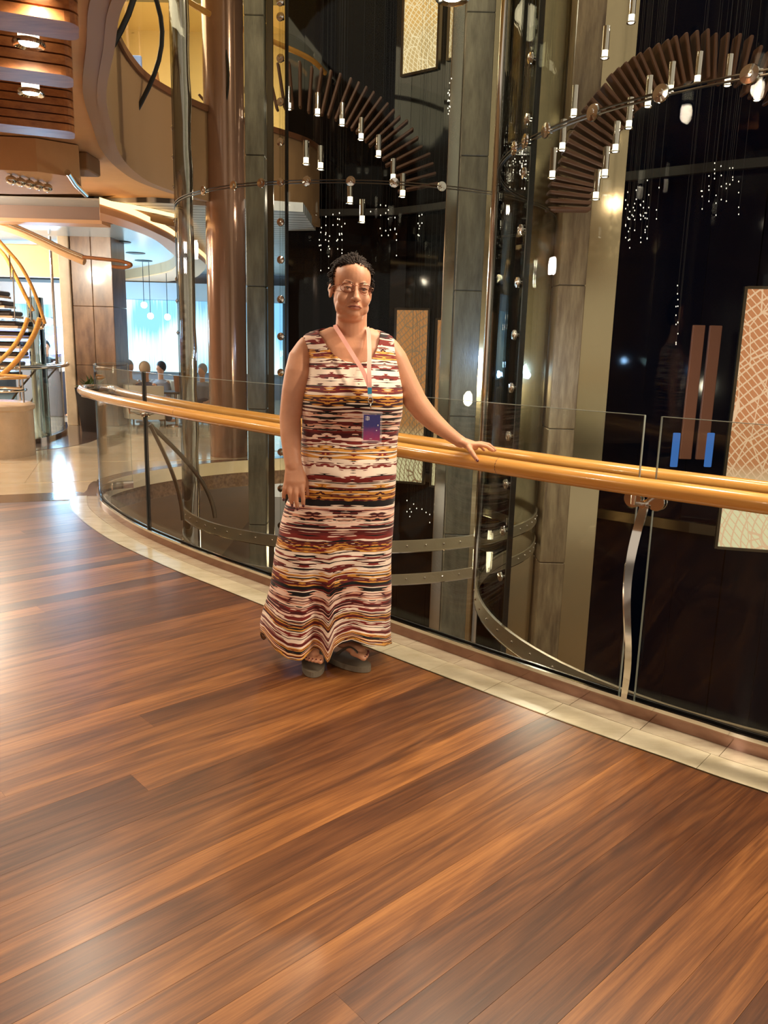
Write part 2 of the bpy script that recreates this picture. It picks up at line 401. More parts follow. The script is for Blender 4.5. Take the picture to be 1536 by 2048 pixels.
# slab edge below the border, facing the void
obj('trim_2', MB().strip(offset(G, .012), offset(G, .06), -.55, -.004), M_STEELDK, kind='structure', fixn=True)

# ---- lobby floor (cream tiles) with granite border
LB = [(-2.42, 6.60), (-2.46, 6.85), (-2.56, 7.3), (-2.42, 7.85), (-2.1, 8.35), (-1.7, 8.75), (-1.15, 9.1), (-.75, 9.5), (-.6, 10.2), (-.6, 11.4)]
lbp = crom(LB, 5)
poly = [(p.x, p.y) for p in edge[:4]]+[(p.x, p.y) for p in lbp]+[(-.6, 24), (-16, 24), (-16, 4.3)]
lob = obj('floor_lobby', MB().prism(poly, -.14, -.004), M_TILE, kind='structure', origin=(0, 0, 0))
gb = [Vector((-7.5, 4.3, 0)), Vector((-4.5, 5.62, 0)), Vector((-3.08, 6.16, 0)), Vector((-2.55, 6.40, 0)), Vector((-2.44, 6.60, 0))]
obj('trim_3', MB().strip([p+Vector((0, .002, 0)) for p in gb], offset(gb, .36), -.02, .0), M_GRANITE, kind='structure', fixn=True)
obj('trim_4', MB().strip([p+Vector((-.02, 0, 0)) for p in lbp], offset(lbp, .16), -.3, -.002), M_GRANITE, kind='structure', fixn=True)
def inside(x, y):
    c = False; n = len(poly)
    for i in range(n):
        a, b = poly[i], poly[(i+1) % n]
        if (a[1] > y) != (b[1] > y) and x < (b[0]-a[0])*(y-a[1])/(b[1]-a[1])+a[0]: c = not c
    return c
ta = radians(18); td = Vector((cos(ta), sin(ta), 0)); tn = Vector((-sin(ta), cos(ta), 0)); T = .62; cnt = 0
tilemesh = None
for i in range(-22, 22):
    for j in range(2, 34):
        c = td*(i*T)+tn*(j*T)
        if c.y > 15.5 or c.x < -7.5: continue
        if not all(inside((c+td*a*T*.52+tn*b*T*.52).x, (c+td*a*T*.52+tn*b*T*.52).y) for a in (-1, 1) for b in (-1, 1)): continue
        # keep clear of the granite edge
        if min((c-p).length for p in offset(gb, .36)) < .42 and c.x > -5.5: continue
        if (c-Vector((-2.85, 6.75, 0))).length < .45 or cnt > 290: continue
        if tilemesh is None:
            o = obj('floor_tile', MB().box((0, 0, 0), (T-.006, T-.006, .004), (td, tn, Vector((0, 0, 1)))), M_TILE, lob); tilemesh = o.data
        else:
            o = bpy.data.objects.new('floor_tile', tilemesh); COL.objects.link(o); o.parent = lob
        o.location = (c.x, c.y, -.002); cnt += 1

# ---- lower deck floor, outer walls
obj('floor_lower', MB().box((1.5, 9, -3.1), (26, 26, .2)), M_LOWER, kind='structure')
mat('warm_wall', rgb(176, 138, 100), .6)
obj('wall_lower', MB().box((-3.4, 12.5, -1.7), (.2, 14, 2.6)), mat('tan_wall', rgb(150, 112, 66), .5), kind='structure')

obj('wall_left', MB().box((-9.6, 8.5, 1.5), (.2, 30, 9)), bpy.data.materials['warm_wall'], kind='structure')
# ---- black glazed atrium wall in upright panels
wall = obj('wall_atrium', MB().box((3.6, 13.2, 1.5), (9.2, .2, 12)), M_BLACK, kind='structure')
WA = [Vector((-1.36, 10.9, 0)), Vector((.02, 10.6, 0)), Vector((.6, 10.1, 0)), Vector((1.35, 9.3, 0)), Vector((2.1, 8.3, 0)), Vector((3.2, 7.45, 0)), Vector((4.6, 7.0, 0)), Vector((6.4, 6.8, 0)), Vector((8.0, 6.9, 0))]
rw = random.Random(3)
def wall_y(x):
    for a, b in zip(WA, WA[1:]):
        if a.x <= x <= b.x: return a.y+(b.y-a.y)*(x-a.x)/(b.x-a.x)
    return WA[-1].y
px = -1.36
while px < 7.9:
    wdt = rw.choice([.16, .22, .3, .38]); a = Vector((px, wall_y(px), 0)); b = Vector((px+wdt, wall_y(min(px+wdt, 8)), 0))
    t = (b-a).normalized(); nn = Vector((t.y, -t.x, 0)); tw = rw.uniform(-.05, .05)
    ax = (Vector((cos(tw)*t.x-sin(tw)*t.y, sin(tw)*t.x+cos(tw)*t.y, 0)), None, Vector((0, 0, 1))); ax = (ax[0], Vector((-ax[0].y, ax[0].x, 0)), ax[2])
    zs = [-3.0, -.35, 2.95, 7.5]
    for z0, z1 in zip(zs, zs[1:]):
        obj('wall_panel', MB().box(((a+b)/2+Vector((0, .08, (z0+z1)/2))), ((b-a).length-.003, .05, z1-z0-.012), ax), M_BWALL if px < 1.4 else M_NAVY, wall)
    px += wdt
# deck edge bands crossing the atrium wall
for k, (z, h) in enumerate(((-.35, .10), (2.95, .08))):
    C = resample(WA, .3)
    obj('deck_band', MB().strip(offset(C, -.10), offset(C, -.04), z-h/2, z+h/2), M_STEELDK if k == 0 else M_BLACK, wall, fixn=True)

# ---- curved taupe balcony of the deck above, its soffit and the near ceiling
UE = crom([(3.6, .2), (1.6, 1.35), (.3, 2.3), (-.65, 3.0), (-1.2, 3.8), (-1.5, 4.5), (-1.82, 5.3), (-2.04, 6.05), (-2.24, 6.8), (-2.34, 7.5), (-2.32, 8.15), (-2.05, 8.9), (-1.55, 9.6), (-1.1, 10.2), (-.95, 10.7)], 8)
ZC = 2.80; ZU = 3.66
poly_c = [(p.x, p.y) for p in UE]+[(-.95, 13), (-4.2, 13), (-3.6, 9.6), (-2.95, 8.95), (-4.2, 9.35), (-9, 9.35), (-9, -6), (3.6, -6)]
ceil = obj('ceiling', MB().prism(poly_c, ZC, ZC+.1), M_BEIGE, kind='structure', origin=(0, 0, ZC))
obj('fascia', MB().strip(offset(UE, -.02), offset(UE, .10), ZC-.02, ZU), M_FASCIA, ceil, smooth='auto', fixn=True)
obj('fascia_lip', MB().strip(offset(UE, -.035), offset(UE, .02), ZC-.03, ZC+.07), M_FASCIA, ceil, smooth='auto', fixn=True)
obj('fascia_cap', MB().strip(offset(UE, -.05), offset(UE, .14), ZU, ZU+.06), M_BROWN, ceil, smooth='auto', fixn=True)
poly_u = [(p.x, p.y) for p in offset(UE, .08)]+[(-.95, 20), (-12, 20), (-12, -6), (3.6, -6)]
obj('floor_upper', MB().prism(poly_u, ZU-.25, ZU-.02), M_TILE, kind='structure', fixn=True)
obj('ceiling_upper', MB().box((-5.5, 9, 6.6), (10, 22, .15)), M_CREAM, kind='structure')
obj('ceiling_beam', MB().box((-4.5, 12.2, 6.2), (8, .35, .5)), mat('grey_beam', rgb(120, 112, 84), .6), kind='structure', label=None)
obj('wall_upper', MB().box((-5, 15.2, 5.1), (9, .2, 3.0)), M_CREAM, kind='structure')

# ================================================================== GLASS BALUSTRADE
bal = thing('glass_balustrade', 'curved frameless glass balustrade with twin maple handrails beside the woman', 'balustrade', (-.6, 4.3, 0))
GL = GC                                            # glass line incl. the curl
def seg(C, i0, i1): return C[i0:i1+1]
j1 = nearest_i(GL, Vector((-1.56, 5.20, 0))); j2 = nearest_i(GL, Vector((.915, 2.75, 0)))
GT = 1.10
for k, (a, b) in enumerate(((0, j1), (j1, j2), (j2, len(GL)-1))):
    C = seg(GL, a, b); C = list(C)
    ga = .030 if k == 2 else .004; gb_ = .030 if k == 1 else .004
    C[0] = C[0]+(C[1]-C[0]).normalized()*ga; C[-1] = C[-1]-(C[-1]-C[-2]).normalized()*gb_
    if k == 0:   # corner rounded down at the free end
        pass
    gp = obj('glass_pane', MB().strip(offset(C, -.006), offset(C, .006), .05, GT), M_GLASS, bal, smooth='auto', fixn=True)
    # bright polished edges
    e = MB(); e.strip(offset(C, -.0062), offset(C, .0062), GT, GT+.002)
    for i in (0, -1):
        q = C[i]; t = (C[1]-C[0] if i == 0 else C[-1]-C[-2]).normalized(); nn = Vector((-t.y, t.x, 0))
        e.box(q+Vector((0, 0, (GT+.05)/2)), (.002, .0124, GT-.05), (t, nn, Vector((0, 0, 1))))
    obj('polished_edge', e, M_GEDGE, gp)
obj('skirt', MB().strip(offset(GL, -.022), offset(GL, .022), 0.0005, .048), mat('skirt_steel', rgb(150, 120, 108), .12, 1.0), bal, smooth='auto', fixn=True)
obj('base_rail', MB().strip(offset(GL, -.026), offset(GL, -.012), .048, .062).strip(offset(GL, .012), offset(GL, .026), .048, .062), M_CHROME, bal, smooth='auto', fixn=True)
obj('gasket', MB().strip(offset(GL, -.012), offset(GL, -.0065), .048, .058).strip(offset(GL, .0065), offset(GL, .012), .048, .066), M_BLACK, bal, fixn=True)
# handrails: front = viewer side, rear = void side
RZ = .905; RO = .105; RB = .155
RZl = lambda p: .868+.037*min(1, max(0, (p.y-3.0)/2.2)); RZ = .86
fr = [p+Vector((0, 0, RZl(q))) for p, q in zip(offset(G, -RO), G)]; rr = [p+Vector((0, 0, RZl(q))) for p, q in zip(offset(G, RB), G)]
for C in (fr, rr):
    h = obj('handrail', MB().tube(C[6:], .0325, 18), M_RAIL, bal, smooth='auto')
# chrome return joining both rails at the free end
t0 = (G[0]-G[8]).normalized(); A = fr[6]; B = rr[6]; U_ = [A-t0*.03]
for k in range(0, 13):
    th = pi*k/12; c = (A+B)/2; ux = (A-B)/2; U_.append(c+ux*cos(th)+t0*(.22*sin(th)))
U_.append(B-t0*.03)
obj('rail_return', MB().tube(U_, .033, 16), M_CHROME, bal, smooth='auto')
# rail joints: thin seams in the timber
for i in (46, 92, 132):
    for C in (fr,):
        if i < len(C)-1: obj('rail_seam', MB().tube([C[i], C[i]+(C[i+1]-C[i]).normalized()*.0025], .0329, 16), M_BROWN, bal, smooth='auto')
def bracket(p, t, big=True):
    nn = Vector((-t.y, t.x, 0)); z = Vector((0, 0, 1)); p = Vector((p.x, p.y, 0)); RZ = RZl(p)
    b = MB()
    for sgn in (-1, 1):
        b.tube([p+nn*(sgn*RO)+z*(RZ-.02), p+nn*(sgn*RO*.98)+z*(RZ-.06), p+nn*(sgn*.02)+z*(RZ-.075)], .009, 10)
    b.tube([p-nn*.03+z*(RZ-.075), p+nn*.03+z*(RZ-.075)], .014, 12)
    br = obj('rail_bracket', b, M_CHROME, bal, smooth='auto')
    for st in ((-1, 1) if big else (0,)):
        for sgn in (-1, 1):
            c = p+t*(st*.042)+nn*(sgn*.012)+z*(RZ-.062)
            obj('clamp_disc', MB().lathe(c, [(0, -.004), (.031, -.004), (.033, 0), (.031, .004), (0, .004)], 20, (t, z, nn*sgn)), M_CHROME, br, smooth='auto')
# twisted flat steel post at the right joint, arched struts at the left joint
q = GL[j2]; t = (GL[j2+1]-GL[j2-1]).normalized(); nn = Vector((-t.y, t.x, 0))
bracket(q, t)
z = Vector((0, 0, 1)); mb = MB(); rows_ = []
for k in range(25):
    u = k/24; zz = .06+u*(RZ-.13); bow = .05*sin(pi*u); tw = 1.1*sin(pi*u*1.1)
    c = q-nn*(.022+bow*.9)+t*(.012*sin(2.2*pi*u))+z*zz; a = t*cos(tw)+nn*sin(tw); bb = nn*cos(tw)-t*sin(tw)
    wd = .011+.006*u
    rows_.append([c-a*wd-bb*.004, c+a*wd-bb*.004, c+a*wd+bb*.004, c-a*wd+bb*.004])
for r_ in rows_: mb.v += [tuple(x) for x in r_]
mb.f = [(0, 1, 2, 3)]+[(4*i+k, 4*i+(k+1) % 4, 4*i+4+(k+1) % 4, 4*i+4+k) for i in range(24) for k in range(4)]+[(99, 98, 97, 96)]
obj('post', mb, M_CHROME, bal, smooth='auto', fixn=True)
q = GL[j1]; t = (GL[j1+1]-GL[j1-1]).normalized(); nn = Vector((-t.y, t.x, 0)); bracket(q, t, False)
obj('joint_bar', MB().box(q+z*.575, (.016, .024, 1.06), (t, nn, z)), M_BLACK, bal)
for sx, ln in ((1, .34), (1, .16)):
    P_ = [q+nn*.03+t*(sx*ln*sin(pi/2*u))+z*(.06+(RZ-.16)*cos(pi/2*u)) for u in [k/14 for k in range(15)]]
    P_ = [q+nn*(.03+ln*1.2*(1-u)**0*(sin(pi/2*u)))+t*(ln*.3*u)+z*(RZ-.1-(RZ-.2)*u) for u in [k/14 for k in range(15)]]
    obj('strut', MB().tube(P_, .008, 8, flat=1.8), M_STEELDK, bal, smooth='auto')
q = GC[nearest_i(GC, Vector((-2.38, 6.5, 0)))]; bracket(q, t0, False)

# ================================================================== GLASS LIFT SHAFTS
def shaft(name, label, c, R, tiers, ring_z, sectors, fit_ring, fit_vert, band=None, bandlist=(), dsc=.03):
    c = Vector((c[0], c[1], 0)); root = thing(name, label, 'lift shaft', (c.x, c.y, -2.0))
    def arc(a0, a1, r, n): return [c+Vector((cos(a0+(a1-a0)*k/n)*r, sin(a0+(a1-a0)*k/n)*r, 0)) for k in range(n+1)]
    for z0, z1 in tiers:
        for a0, a1 in sectors:
            n = max(6, int((a1-a0)/radians(4))); g = radians(.2)
            obj('glass_panel', MB().strip(arc(a0+g, a1-g, R-.006, n), arc(a0+g, a1-g, R+.006, n), z0+.004, z1-.004), M_SHAFT, root, smooth='auto', fixn=True)
    A0, A1 = sectors[0][0], sectors[-1][1]; n = 60
    for z0 in ring_z:
        obj('joint_ring', MB().strip(arc(A0, A1, R-.008, n), arc(A0, A1, R+.009, n), z0+.006, z0+.011).strip(arc(A0, A1, R-.008, n), arc(A0, A1, R+.009, n), z0-.011, z0-.006), M_STEELDK, root, smooth='auto', fixn=True)
    disc = None
    def fitting(a, zz, r):
        nonlocal disc
        p = c+Vector((cos(a)*R, sin(a)*R, zz)); rad = Vector((cos(a), sin(a), 0)); tg = Vector((-sin(a), cos(a), 0))
        mb = MB().lathe((0, 0, 0), [(.3*r, -.03), (.3*r, .008), (r, .008), (r*1.06, .012), (r, .02), (r*.45, .022), (r*.38, .027), (0, .028)], 18, (Vector((0, 1, 0)), Vector((0, 0, 1)), Vector((1, 0, 0))))
        if disc is None or abs(disc[1]-r) > 1e-6:
            o = obj('glass_fitting', mb, M_CHROME, root, smooth='auto', origin=(0, 0, 0)); disc = (o, r)
        else: o = disc[0].copy(); COL.objects.link(o); o.parent = root
        o.location = p-WO[root.name]; o.rotation_euler = (0, 0, a)
    for a in fit_ring:
        for z0 in ring_z: fitting(a, z0, dsc)
    for a, zs, r in fit_vert:
        for zz in zs: fitting(a, zz, r)
        if r < .022: continue
        p = c+Vector((cos(a)*(R-.02), sin(a)*(R-.02), 0)); rad = Vector((cos(a), sin(a), 0)); tg = Vector((-sin(a), cos(a), 0))
        obj('mullion', MB().box(p+Vector((0, 0, 1.9)), (.05, .012, 9.8), (tg, rad, z)), M_SHAFT, root)
        obj('mullion_seal', MB().box(p+tg*.03+Vector((0, 0, 1.9)), (.012, .03, 9.8), (tg, rad, z)), M_BLACK, root)
    for zt, h in bandlist:
        bd = obj('steel_band', MB().strip(arc(A0, A1, R-.005, n), arc(A0, A1, R+.014, n), zt-h, zt), M_STEEL, root, smooth='auto', fixn=True)
        obj('band_edge', MB().strip(arc(A0, A1, R-.004, n), arc(A0, A1, R+.018, n), zt-h-.006, zt-h), M_CHROME, bd, smooth='auto', fixn=True)
        na = int((A1-A0)/radians(5.2)); rv = None
        for k in range(na):
            a = A0+(k+.5)*radians(5.2); p = c+Vector((cos(a)*(R+.014), sin(a)*(R+.014), zt-h*.45))
            if sin(a) > .35: continue
            if rv is None:
                o = obj('rivet', MB().ell((0, 0, 0), (.009, .009, .009), nu=8, nv=5), M_CHROME, bd, smooth=True, origin=(0, 0, 0)); rv = o
            else: o = rv.copy(); COL.objects.link(o); o.parent = bd
            o.location = p-WO[bd.name]
    return root
C1, R1 = (-.22, 7.25), 1.61; C2, R2 = (2.76, 4.98), 2.12; ZJ = 2.38
def ang(px, py, c, R):
    p = atcyl(px, py, c, R); return atan2(p.y-c[1], p.x-c[0])
a_v1 = ang(563, 400, C1, R1); rings1 = [ang(x, y, C1, R1) for x, y in ((410, 385), (470, 372), (525, 368), (615, 362), (702, 360), (788, 362), (882, 372))]
a_l1 = radians(-172)
zv1 = [atcyl(563, y, C1, R1).z for y in (5, 35, 118, 205, 285, 365, 445, 520, 599, 673, 745)]+[-.02+.0, .26, .53]
zl1 = [atcyl(352, y, C1, R1).z for y in (225, 290, 355, 430, 470, 555, 600, 665)]
shaft('glass_lift_shaft', 'left round glass lift shaft rising behind the woman', C1, R1, [(-.36, ZJ), (ZJ, 5.4), (5.4, 8.0)], [ZJ],
      [(a_l1, a_v1), (a_v1, radians(-15)), (radians(-15), radians(40))], rings1, [(a_v1, zv1, .026), (a_l1, zl1, .02)], bandlist=[(-.10, .085), (-.36, .075)], dsc=.031)
a_v2 = ang(1040, 560, C2, R2); rings2 = [ang(x, y, C2, R2) for x, y in ((1100, 210), (1195, 163), (1332, 118), (1510, 72))]
rings2 += [rings2[-1]+radians(17), ang(1058, 235, C2, R2), ang(1035, 265, C2, R2)]
zv2 = [atcyl(x, y, C2, R2).z for x, y in ((1075, 110), (1065, 235), (1055, 345), (1045, 460), (1040, 565), (1030, 670), (1023, 775), (1015, 870), (1010, 965), (1000, 1055), (995, 1145))]
shaft('glass_lift_shaft', 'right round glass lift shaft, nearest to the camera, with a double steel joint ring', C2, R2, [(-.3, ZJ), (ZJ, 5.4), (5.4, 8.0)], [ZJ],
      [(radians(-215), a_v2), (a_v2, radians(-82)), (radians(-82), radians(-25))], rings2, [(a_v2, zv2, .027)], bandlist=[(-.28, .10)], dsc=.036)
print('a_v1', math.degrees(a_v1), 'a_v2', math.degrees(a_v2), [round(math.degrees(x)) for x in rings2])

# columns and mirror strips standing in the shafts
def box_column(name, label, x0, x1, pyx, Y, depth, z0, z1, mtl, cat='column', slabs=0, parts=None):
    a = atY(x0, pyx, Y); b = atY(x1, pyx, Y); c = Vector(((a.x+b.x)/2, Y+depth/2, z0)); wd = b.x-a.x
    root = thing(name, label, cat, c); hgt = (z1-z0)/max(slabs, 1)
    for k in range(max(slabs, 1)):
        obj('stone_slab' if slabs else 'shaft_face', MB().box(c+Vector((0, 0, hgt*(k+.5))), (wd, depth, hgt-.006), bev=.006), mtl, root)
    obj('core', MB().box(c+Vector((0, .0, (z1-z0)/2)), (wd-.02, depth-.02, z1-z0)), M_BLACK, root)
    return root, c, wd
root, c, wd = box_column('stone_column', 'grey stone column framed in mirror strips, directly behind the resting hand', 905, 958, 700, 7.9, .3, -3.0, 7.9, M_STONE, slabs=9)
for sx in (-1, 1): obj('mirror_strip', MB().box(c+Vector((sx*(wd/2+.06), -.02, 5.45)), (.11, .04, 10.9), bev=.004), M_MIRROR if sx > 0 else M_CHROME, root)
root, c, wd = box_column('stone_column', 'brown veined stone column seen through the right glass lift shaft', 1108, 1162, 700, 6.9, .3, -3.0, 7.9, M_STONE2, slabs=9)
obj('mirror_panel', MB().box(c+Vector((wd/2+.16, .06, 5.45)), (.30, .05, 10.9), bev=.004), M_MIRROR, root)
obj('mirror_panel', MB().box(c+Vector((-wd/2-.12, .1, 5.45)), (.22, .05, 10.9), bev=.004), M_MIRROR, root)
root, c, wd = box_column('stone_column', 'slim grey stone column inside the left glass lift shaft', 494, 530, 700, 8.1, .2, -3.0, 7.9, M_STONE, slabs=9)
obj('mirror_strip', MB().box(c+Vector((wd/2+.05, -.02, 5.45)), (.06, .04, 10.9), bev=.004), M_STEELDK, root)
p = atY(455, 700, 9.15)
o = obj('round_column', MB().lathe((p.x, p.y, 0), [(.215, .0), (.215, 7.9)], 40), M_COPPER, smooth='auto'); tag(o, 'polished copper-brown round column behind the left glass lift shaft', 'column')
p = atY(372, 500, 6.95)
pr = [(.07, -2.9)]+[(.068+.004*sin(k*1.7)+.004*sin(k*4.1), -2.9+k*.18) for k in range(1, 60)]
tag(obj('chrome_column', MB().lathe((p.x, p.y, 0), pr, 24), M_CHROME, smooth='auto'), 'rippled polished chrome column at the left edge of the left glass lift shaft', 'column')
p = atY(1006, 100, 5.6)
tag(obj('chrome_pole', MB().tube([(p.x, p.y, -2.9), (p.x, p.y, 7.9)], .028, 16), M_CHROME, smooth='auto'), 'thin chrome pole at the left edge of the right glass lift shaft', 'pole')

# ================================================================== BACKLIT ART PANELS ON THE ATRIUM WALL
def artmat(name, top, bot, ink, s, tile):
    M = bpy.data.materials.new(name); M.use_nodes = True; nt = M.node_tree; N = nt.nodes; L = nt.links; N.remove(N['Principled BSDF'])
    tc = N.new('ShaderNodeTexCoord'); sp = N.new('ShaderNodeSeparateXYZ'); L.new(tc.outputs['Generated'], sp.inputs[0])
    mr = N.new('ShaderNodeValToRGB'); e = mr.color_ramp.elements; e[0].position = .22; e[0].color = bot; e[1].position = .34; e[1].color = top; L.new(sp.outputs[2], mr.inputs[0])
    def lines(kind, sc, th, rot=0.0, dist=2.0):
        mp = N.new('ShaderNodeMapping'); mp.inputs['Scale'].default_value = (sc, sc, sc*tile); mp.inputs['Rotation'].default_value = (0, rot, 0); L.new(tc.outputs['Generated'], mp.inputs[0])
        if kind == 'V':
            x = N.new('ShaderNodeTexVoronoi'); x.feature = 'DISTANCE_TO_EDGE'; x.voronoi_dimensions = '3D'; x.inputs['Scale'].default_value = 1; L.new(mp.outputs[0], x.inputs[0]); o_ = x.outputs['Distance']
        else:
            x = N.new('ShaderNodeTexWave'); x.wave_type = 'RINGS' if kind == 'R' else 'BANDS'; x.inputs['Scale'].default_value = 1.2; x.inputs['Distortion'].default_value = dist; L.new(mp.outputs[0], x.inputs[0]); o_ = x.outputs['Fac']
        g = N.new('ShaderNodeMath'); g.operation = 'LESS_THAN'; g.inputs[1].default_value = th; L.new(o_, g.inputs[0]); return g.outputs[0]
    a = lines('V', 2.2, .020); b = lines('R', 2.0, .07, .3, 1.0); c = lines('B', 3.5, .08, .9, .6)
    mx = N.new('ShaderNodeMath'); mx.operation = 'MAXIMUM'; L.new(a, mx.inputs[0]); L.new(b, mx.inputs[1])
    mx2 = N.new('ShaderNodeMath'); mx2.operation = 'MAXIMUM'; L.new(mx.outputs[0], mx2.inputs[0]); L.new(c, mx2.inputs[1])
    mc = N.new('ShaderNodeMix'); mc.data_type = 'RGBA'; L.new(mx2.outputs[0], mc.inputs[0]); L.new(mr.outputs[0], mc.inputs[6]); mc.inputs[7].default_value = ink
    em = N.new('ShaderNodeEmission'); em.inputs[1].default_value = s; L.new(mc.outputs[2], em.inputs[0]); L.new(em.outputs[0], N['Material Output'].inputs[0]); return M
M_ARTU = artmat('art_upper', rgb(222, 176, 104), rgb(206, 176, 120), rgb(246, 224, 176), .9, 3)
M_ARTR = artmat('art_right', rgb(196, 128, 84), rgb(232, 220, 176), rgb(232, 190, 150), .85, 3)
M_ARTC = artmat('art_cream', rgb(190, 128, 74), rgb(226, 214, 164), rgb(150, 118, 84), .75, 3)
def art(name, label, tl, bl, wd_px, Y, mtl, tilt=-.7):
    a = atY(*tl, Y); b = atY(*bl, Y); t = Vector((1, tilt, 0)).normalized(); nn = Vector((-t.y, t.x, 0)); r2 = atY(tl[0]+wd_px, tl[1], Y)
    wd = (r2.x-a.x)*1.0/ t.x*.93; h = a.z-b.z; c = Vector(((a.x+b.x)/2, Y, b.z))+t*wd/2
    root = thing(name, label, 'art panel', c)
    obj('panel_face', MB().box(c+Vector((0, 0, h/2)), (wd, .02, h), (t, nn, z)), mtl, root, origin=None)
    f = MB()
    for sx in (-1, 1): f.box(c+t*(sx*(wd/2+.012))+Vector((0, 0, h/2)), (.024, .05, h+.04), (t, nn, z))
    for k in (0, 1): f.box(c+Vector((0, 0, h*k+(-.012 if k == 0 else .012))), (wd, .05, .024), (t, nn, z))
    obj('panel_frame', f, M_STEELDK, root); return root
art('backlit_art_panel', 'tall orange backlit line-drawing panel high up, left of the grey stone column', (812, -160), (810, 150), 72, 8.75, M_ARTU, -.75)
art('backlit_art_panel', 'narrow orange backlit panel high up, touching the grey stone column', (905, -160), (903, 118), 40, 8.6, M_ARTU, -.75)
art('backlit_art_panel', 'orange and cream backlit panel directly behind the outstretched arm', (788, 620), (792, 960), 66, 8.7, M_ARTC, -.35)
art('backlit_art_panel', 'narrow cream backlit panel between the arm and the grey stone column', (868, 640), (872, 970), 26, 8.55, M_ARTC, -.35)
art('backlit_art_panel', 'large orange backlit line-drawing panel at the right edge of the picture', (1482, 578), (1446, 1092), 130, 6.7, M_ARTR, -.2)
for k, (xx, lbl) in enumerate(((1398, 'dim brown timber door strip inside the dark right-hand wall, left of the pair'), (1432, 'dim brown timber door strip inside the dark right-hand wall, right of the pair'))):
    a = atY(xx, 650, 6.75); tag(obj('timber_strip', MB().box((a.x, a.y, .98), (.10, .03, 1.12), bev=.004), mat('dim_timber', rgb(110, 66, 48), .5)), lbl, 'panel')
for k, (xx, lbl) in enumerate(((1350, 'left of two glowing blue light strips low behind the right handrail'), (1418, 'right of two glowing blue light strips low behind the right handrail'))):
    a = atY(xx, 905, 6.2); tag(obj('blue_light_strip', MB().box((a.x, a.y, a.z+.02), (.055, .02, .27), bev=.004), emit('blue_strip', (.10, .30, .9, 1), .45)), lbl, 'light')

# ================================================================== PENDANT LAMPS AND WOODEN LOUVRE FINS OVER THE DECK
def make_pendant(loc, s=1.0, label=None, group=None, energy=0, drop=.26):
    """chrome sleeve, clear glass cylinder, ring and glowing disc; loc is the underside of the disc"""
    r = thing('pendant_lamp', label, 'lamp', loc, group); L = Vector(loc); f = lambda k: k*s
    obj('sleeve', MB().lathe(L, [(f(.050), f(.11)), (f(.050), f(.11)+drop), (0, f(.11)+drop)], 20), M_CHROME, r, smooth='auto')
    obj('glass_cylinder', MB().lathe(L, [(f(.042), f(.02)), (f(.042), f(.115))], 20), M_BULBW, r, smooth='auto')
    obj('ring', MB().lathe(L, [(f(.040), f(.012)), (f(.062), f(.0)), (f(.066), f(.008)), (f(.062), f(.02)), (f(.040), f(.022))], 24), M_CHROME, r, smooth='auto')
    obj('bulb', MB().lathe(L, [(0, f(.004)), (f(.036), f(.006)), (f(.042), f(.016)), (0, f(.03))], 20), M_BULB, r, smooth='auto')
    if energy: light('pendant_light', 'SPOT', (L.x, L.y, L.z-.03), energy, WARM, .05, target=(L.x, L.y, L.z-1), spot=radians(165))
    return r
pend_lbl = {0: 'chrome pendant lamp cut by the top edge, first between the wooden fins', 1: 'chrome pendant lamp between the first and second wooden fins', 2: 'chrome pendant lamp between the second and lowest wooden fins'}
k = 0
for (x, y, Y) in ((76, -4, 3.15), (58, 92, 3.62), (62, 190, 4.35)):
    p = atY(x, y, Y); make_pendant(p, 1.0, pend_lbl[k], 'pendant lamps between the wooden fins', 34); k += 1
UEr = resample([p for p in UE if p.y < 3.2], .02); Loff = offset(UE, -.75)
Lr = resample([p for p in reversed(Loff) if p.y < 3.3 and p.x < 4.2], .62)
for i, p in enumerate(Lr[:12]):
    make_pendant((p.x, p.y, 2.58), 1.0, 'chrome pendant lamp overhead, outside the picture', 'pendant lamps over the deck', 46)
for i, p in enumerate(((-3.4, 3.2), (-3.0, 1.4), (-2.6, -.6), (-.6, -1.2), (-4.8, 5.0), (1.0, -2.0))):
    make_pendant((p[0], p[1], 2.58), 1.0, 'chrome pendant lamp overhead, outside the picture', 'pendant lamps over the deck', 60)
def fin(P0, direction, length, zb, n, label, sl=.036):
    d = Vector(direction).normalized(); sd = Vector((-d.y, d.x, 0)); r = thing('louvre_fin', label, 'louvre', P0, 'wooden louvre fins under the ceiling')
    for k in range(n):
        c = Vector(P0)+d*(length/2+.012*k*0); w_ = .20
        mb = MB(); pts = []
        L_ = length; rr_ = .05
        outl = []
        for (cx_, cy_, a0) in ((L_-rr_, w_/2-rr_, 0), (rr_, w_/2-rr_, 90), (rr_, -w_/2+rr_, 180), (L_-rr_, -w_/2+rr_, 270)):
            for q_ in range(5):
                a = radians(a0+q_*22.5); outl.append(Vector(P0)+d*(cx_+rr_*cos(a))+sd*(cy_+rr_*sin(a)))
        zz = zb+k*(sl+.007)
        obj('slat', MB().prism([(v.x, v.y) for v in outl], zz, zz+sl), M_FIN, r, fixn=True)
    obj('spine', MB().box(Vector(P0)+d*(length/2)+Vector((0, 0, n*(sl+.007)/2+.035)), (length-.06, .12, n*(sl+.007)+.04), (d, sd, z)), M_BROWN, r)
    return r
for (x, y, n, lbl) in ((158, 66, 5, 'upper wooden louvre fin, cut by the top edge of the picture'), (147, 166, 5, 'middle wooden louvre fin behind the two brightest pendant lamps'), (150, 272, 6, 'lowest wooden louvre fin, above the taupe soffit')):
    p = atz(x, y, 2.44); fin((p.x, p.y, 2.44), (-.93, -.36, 0), 1.7, 2.44, n, lbl)
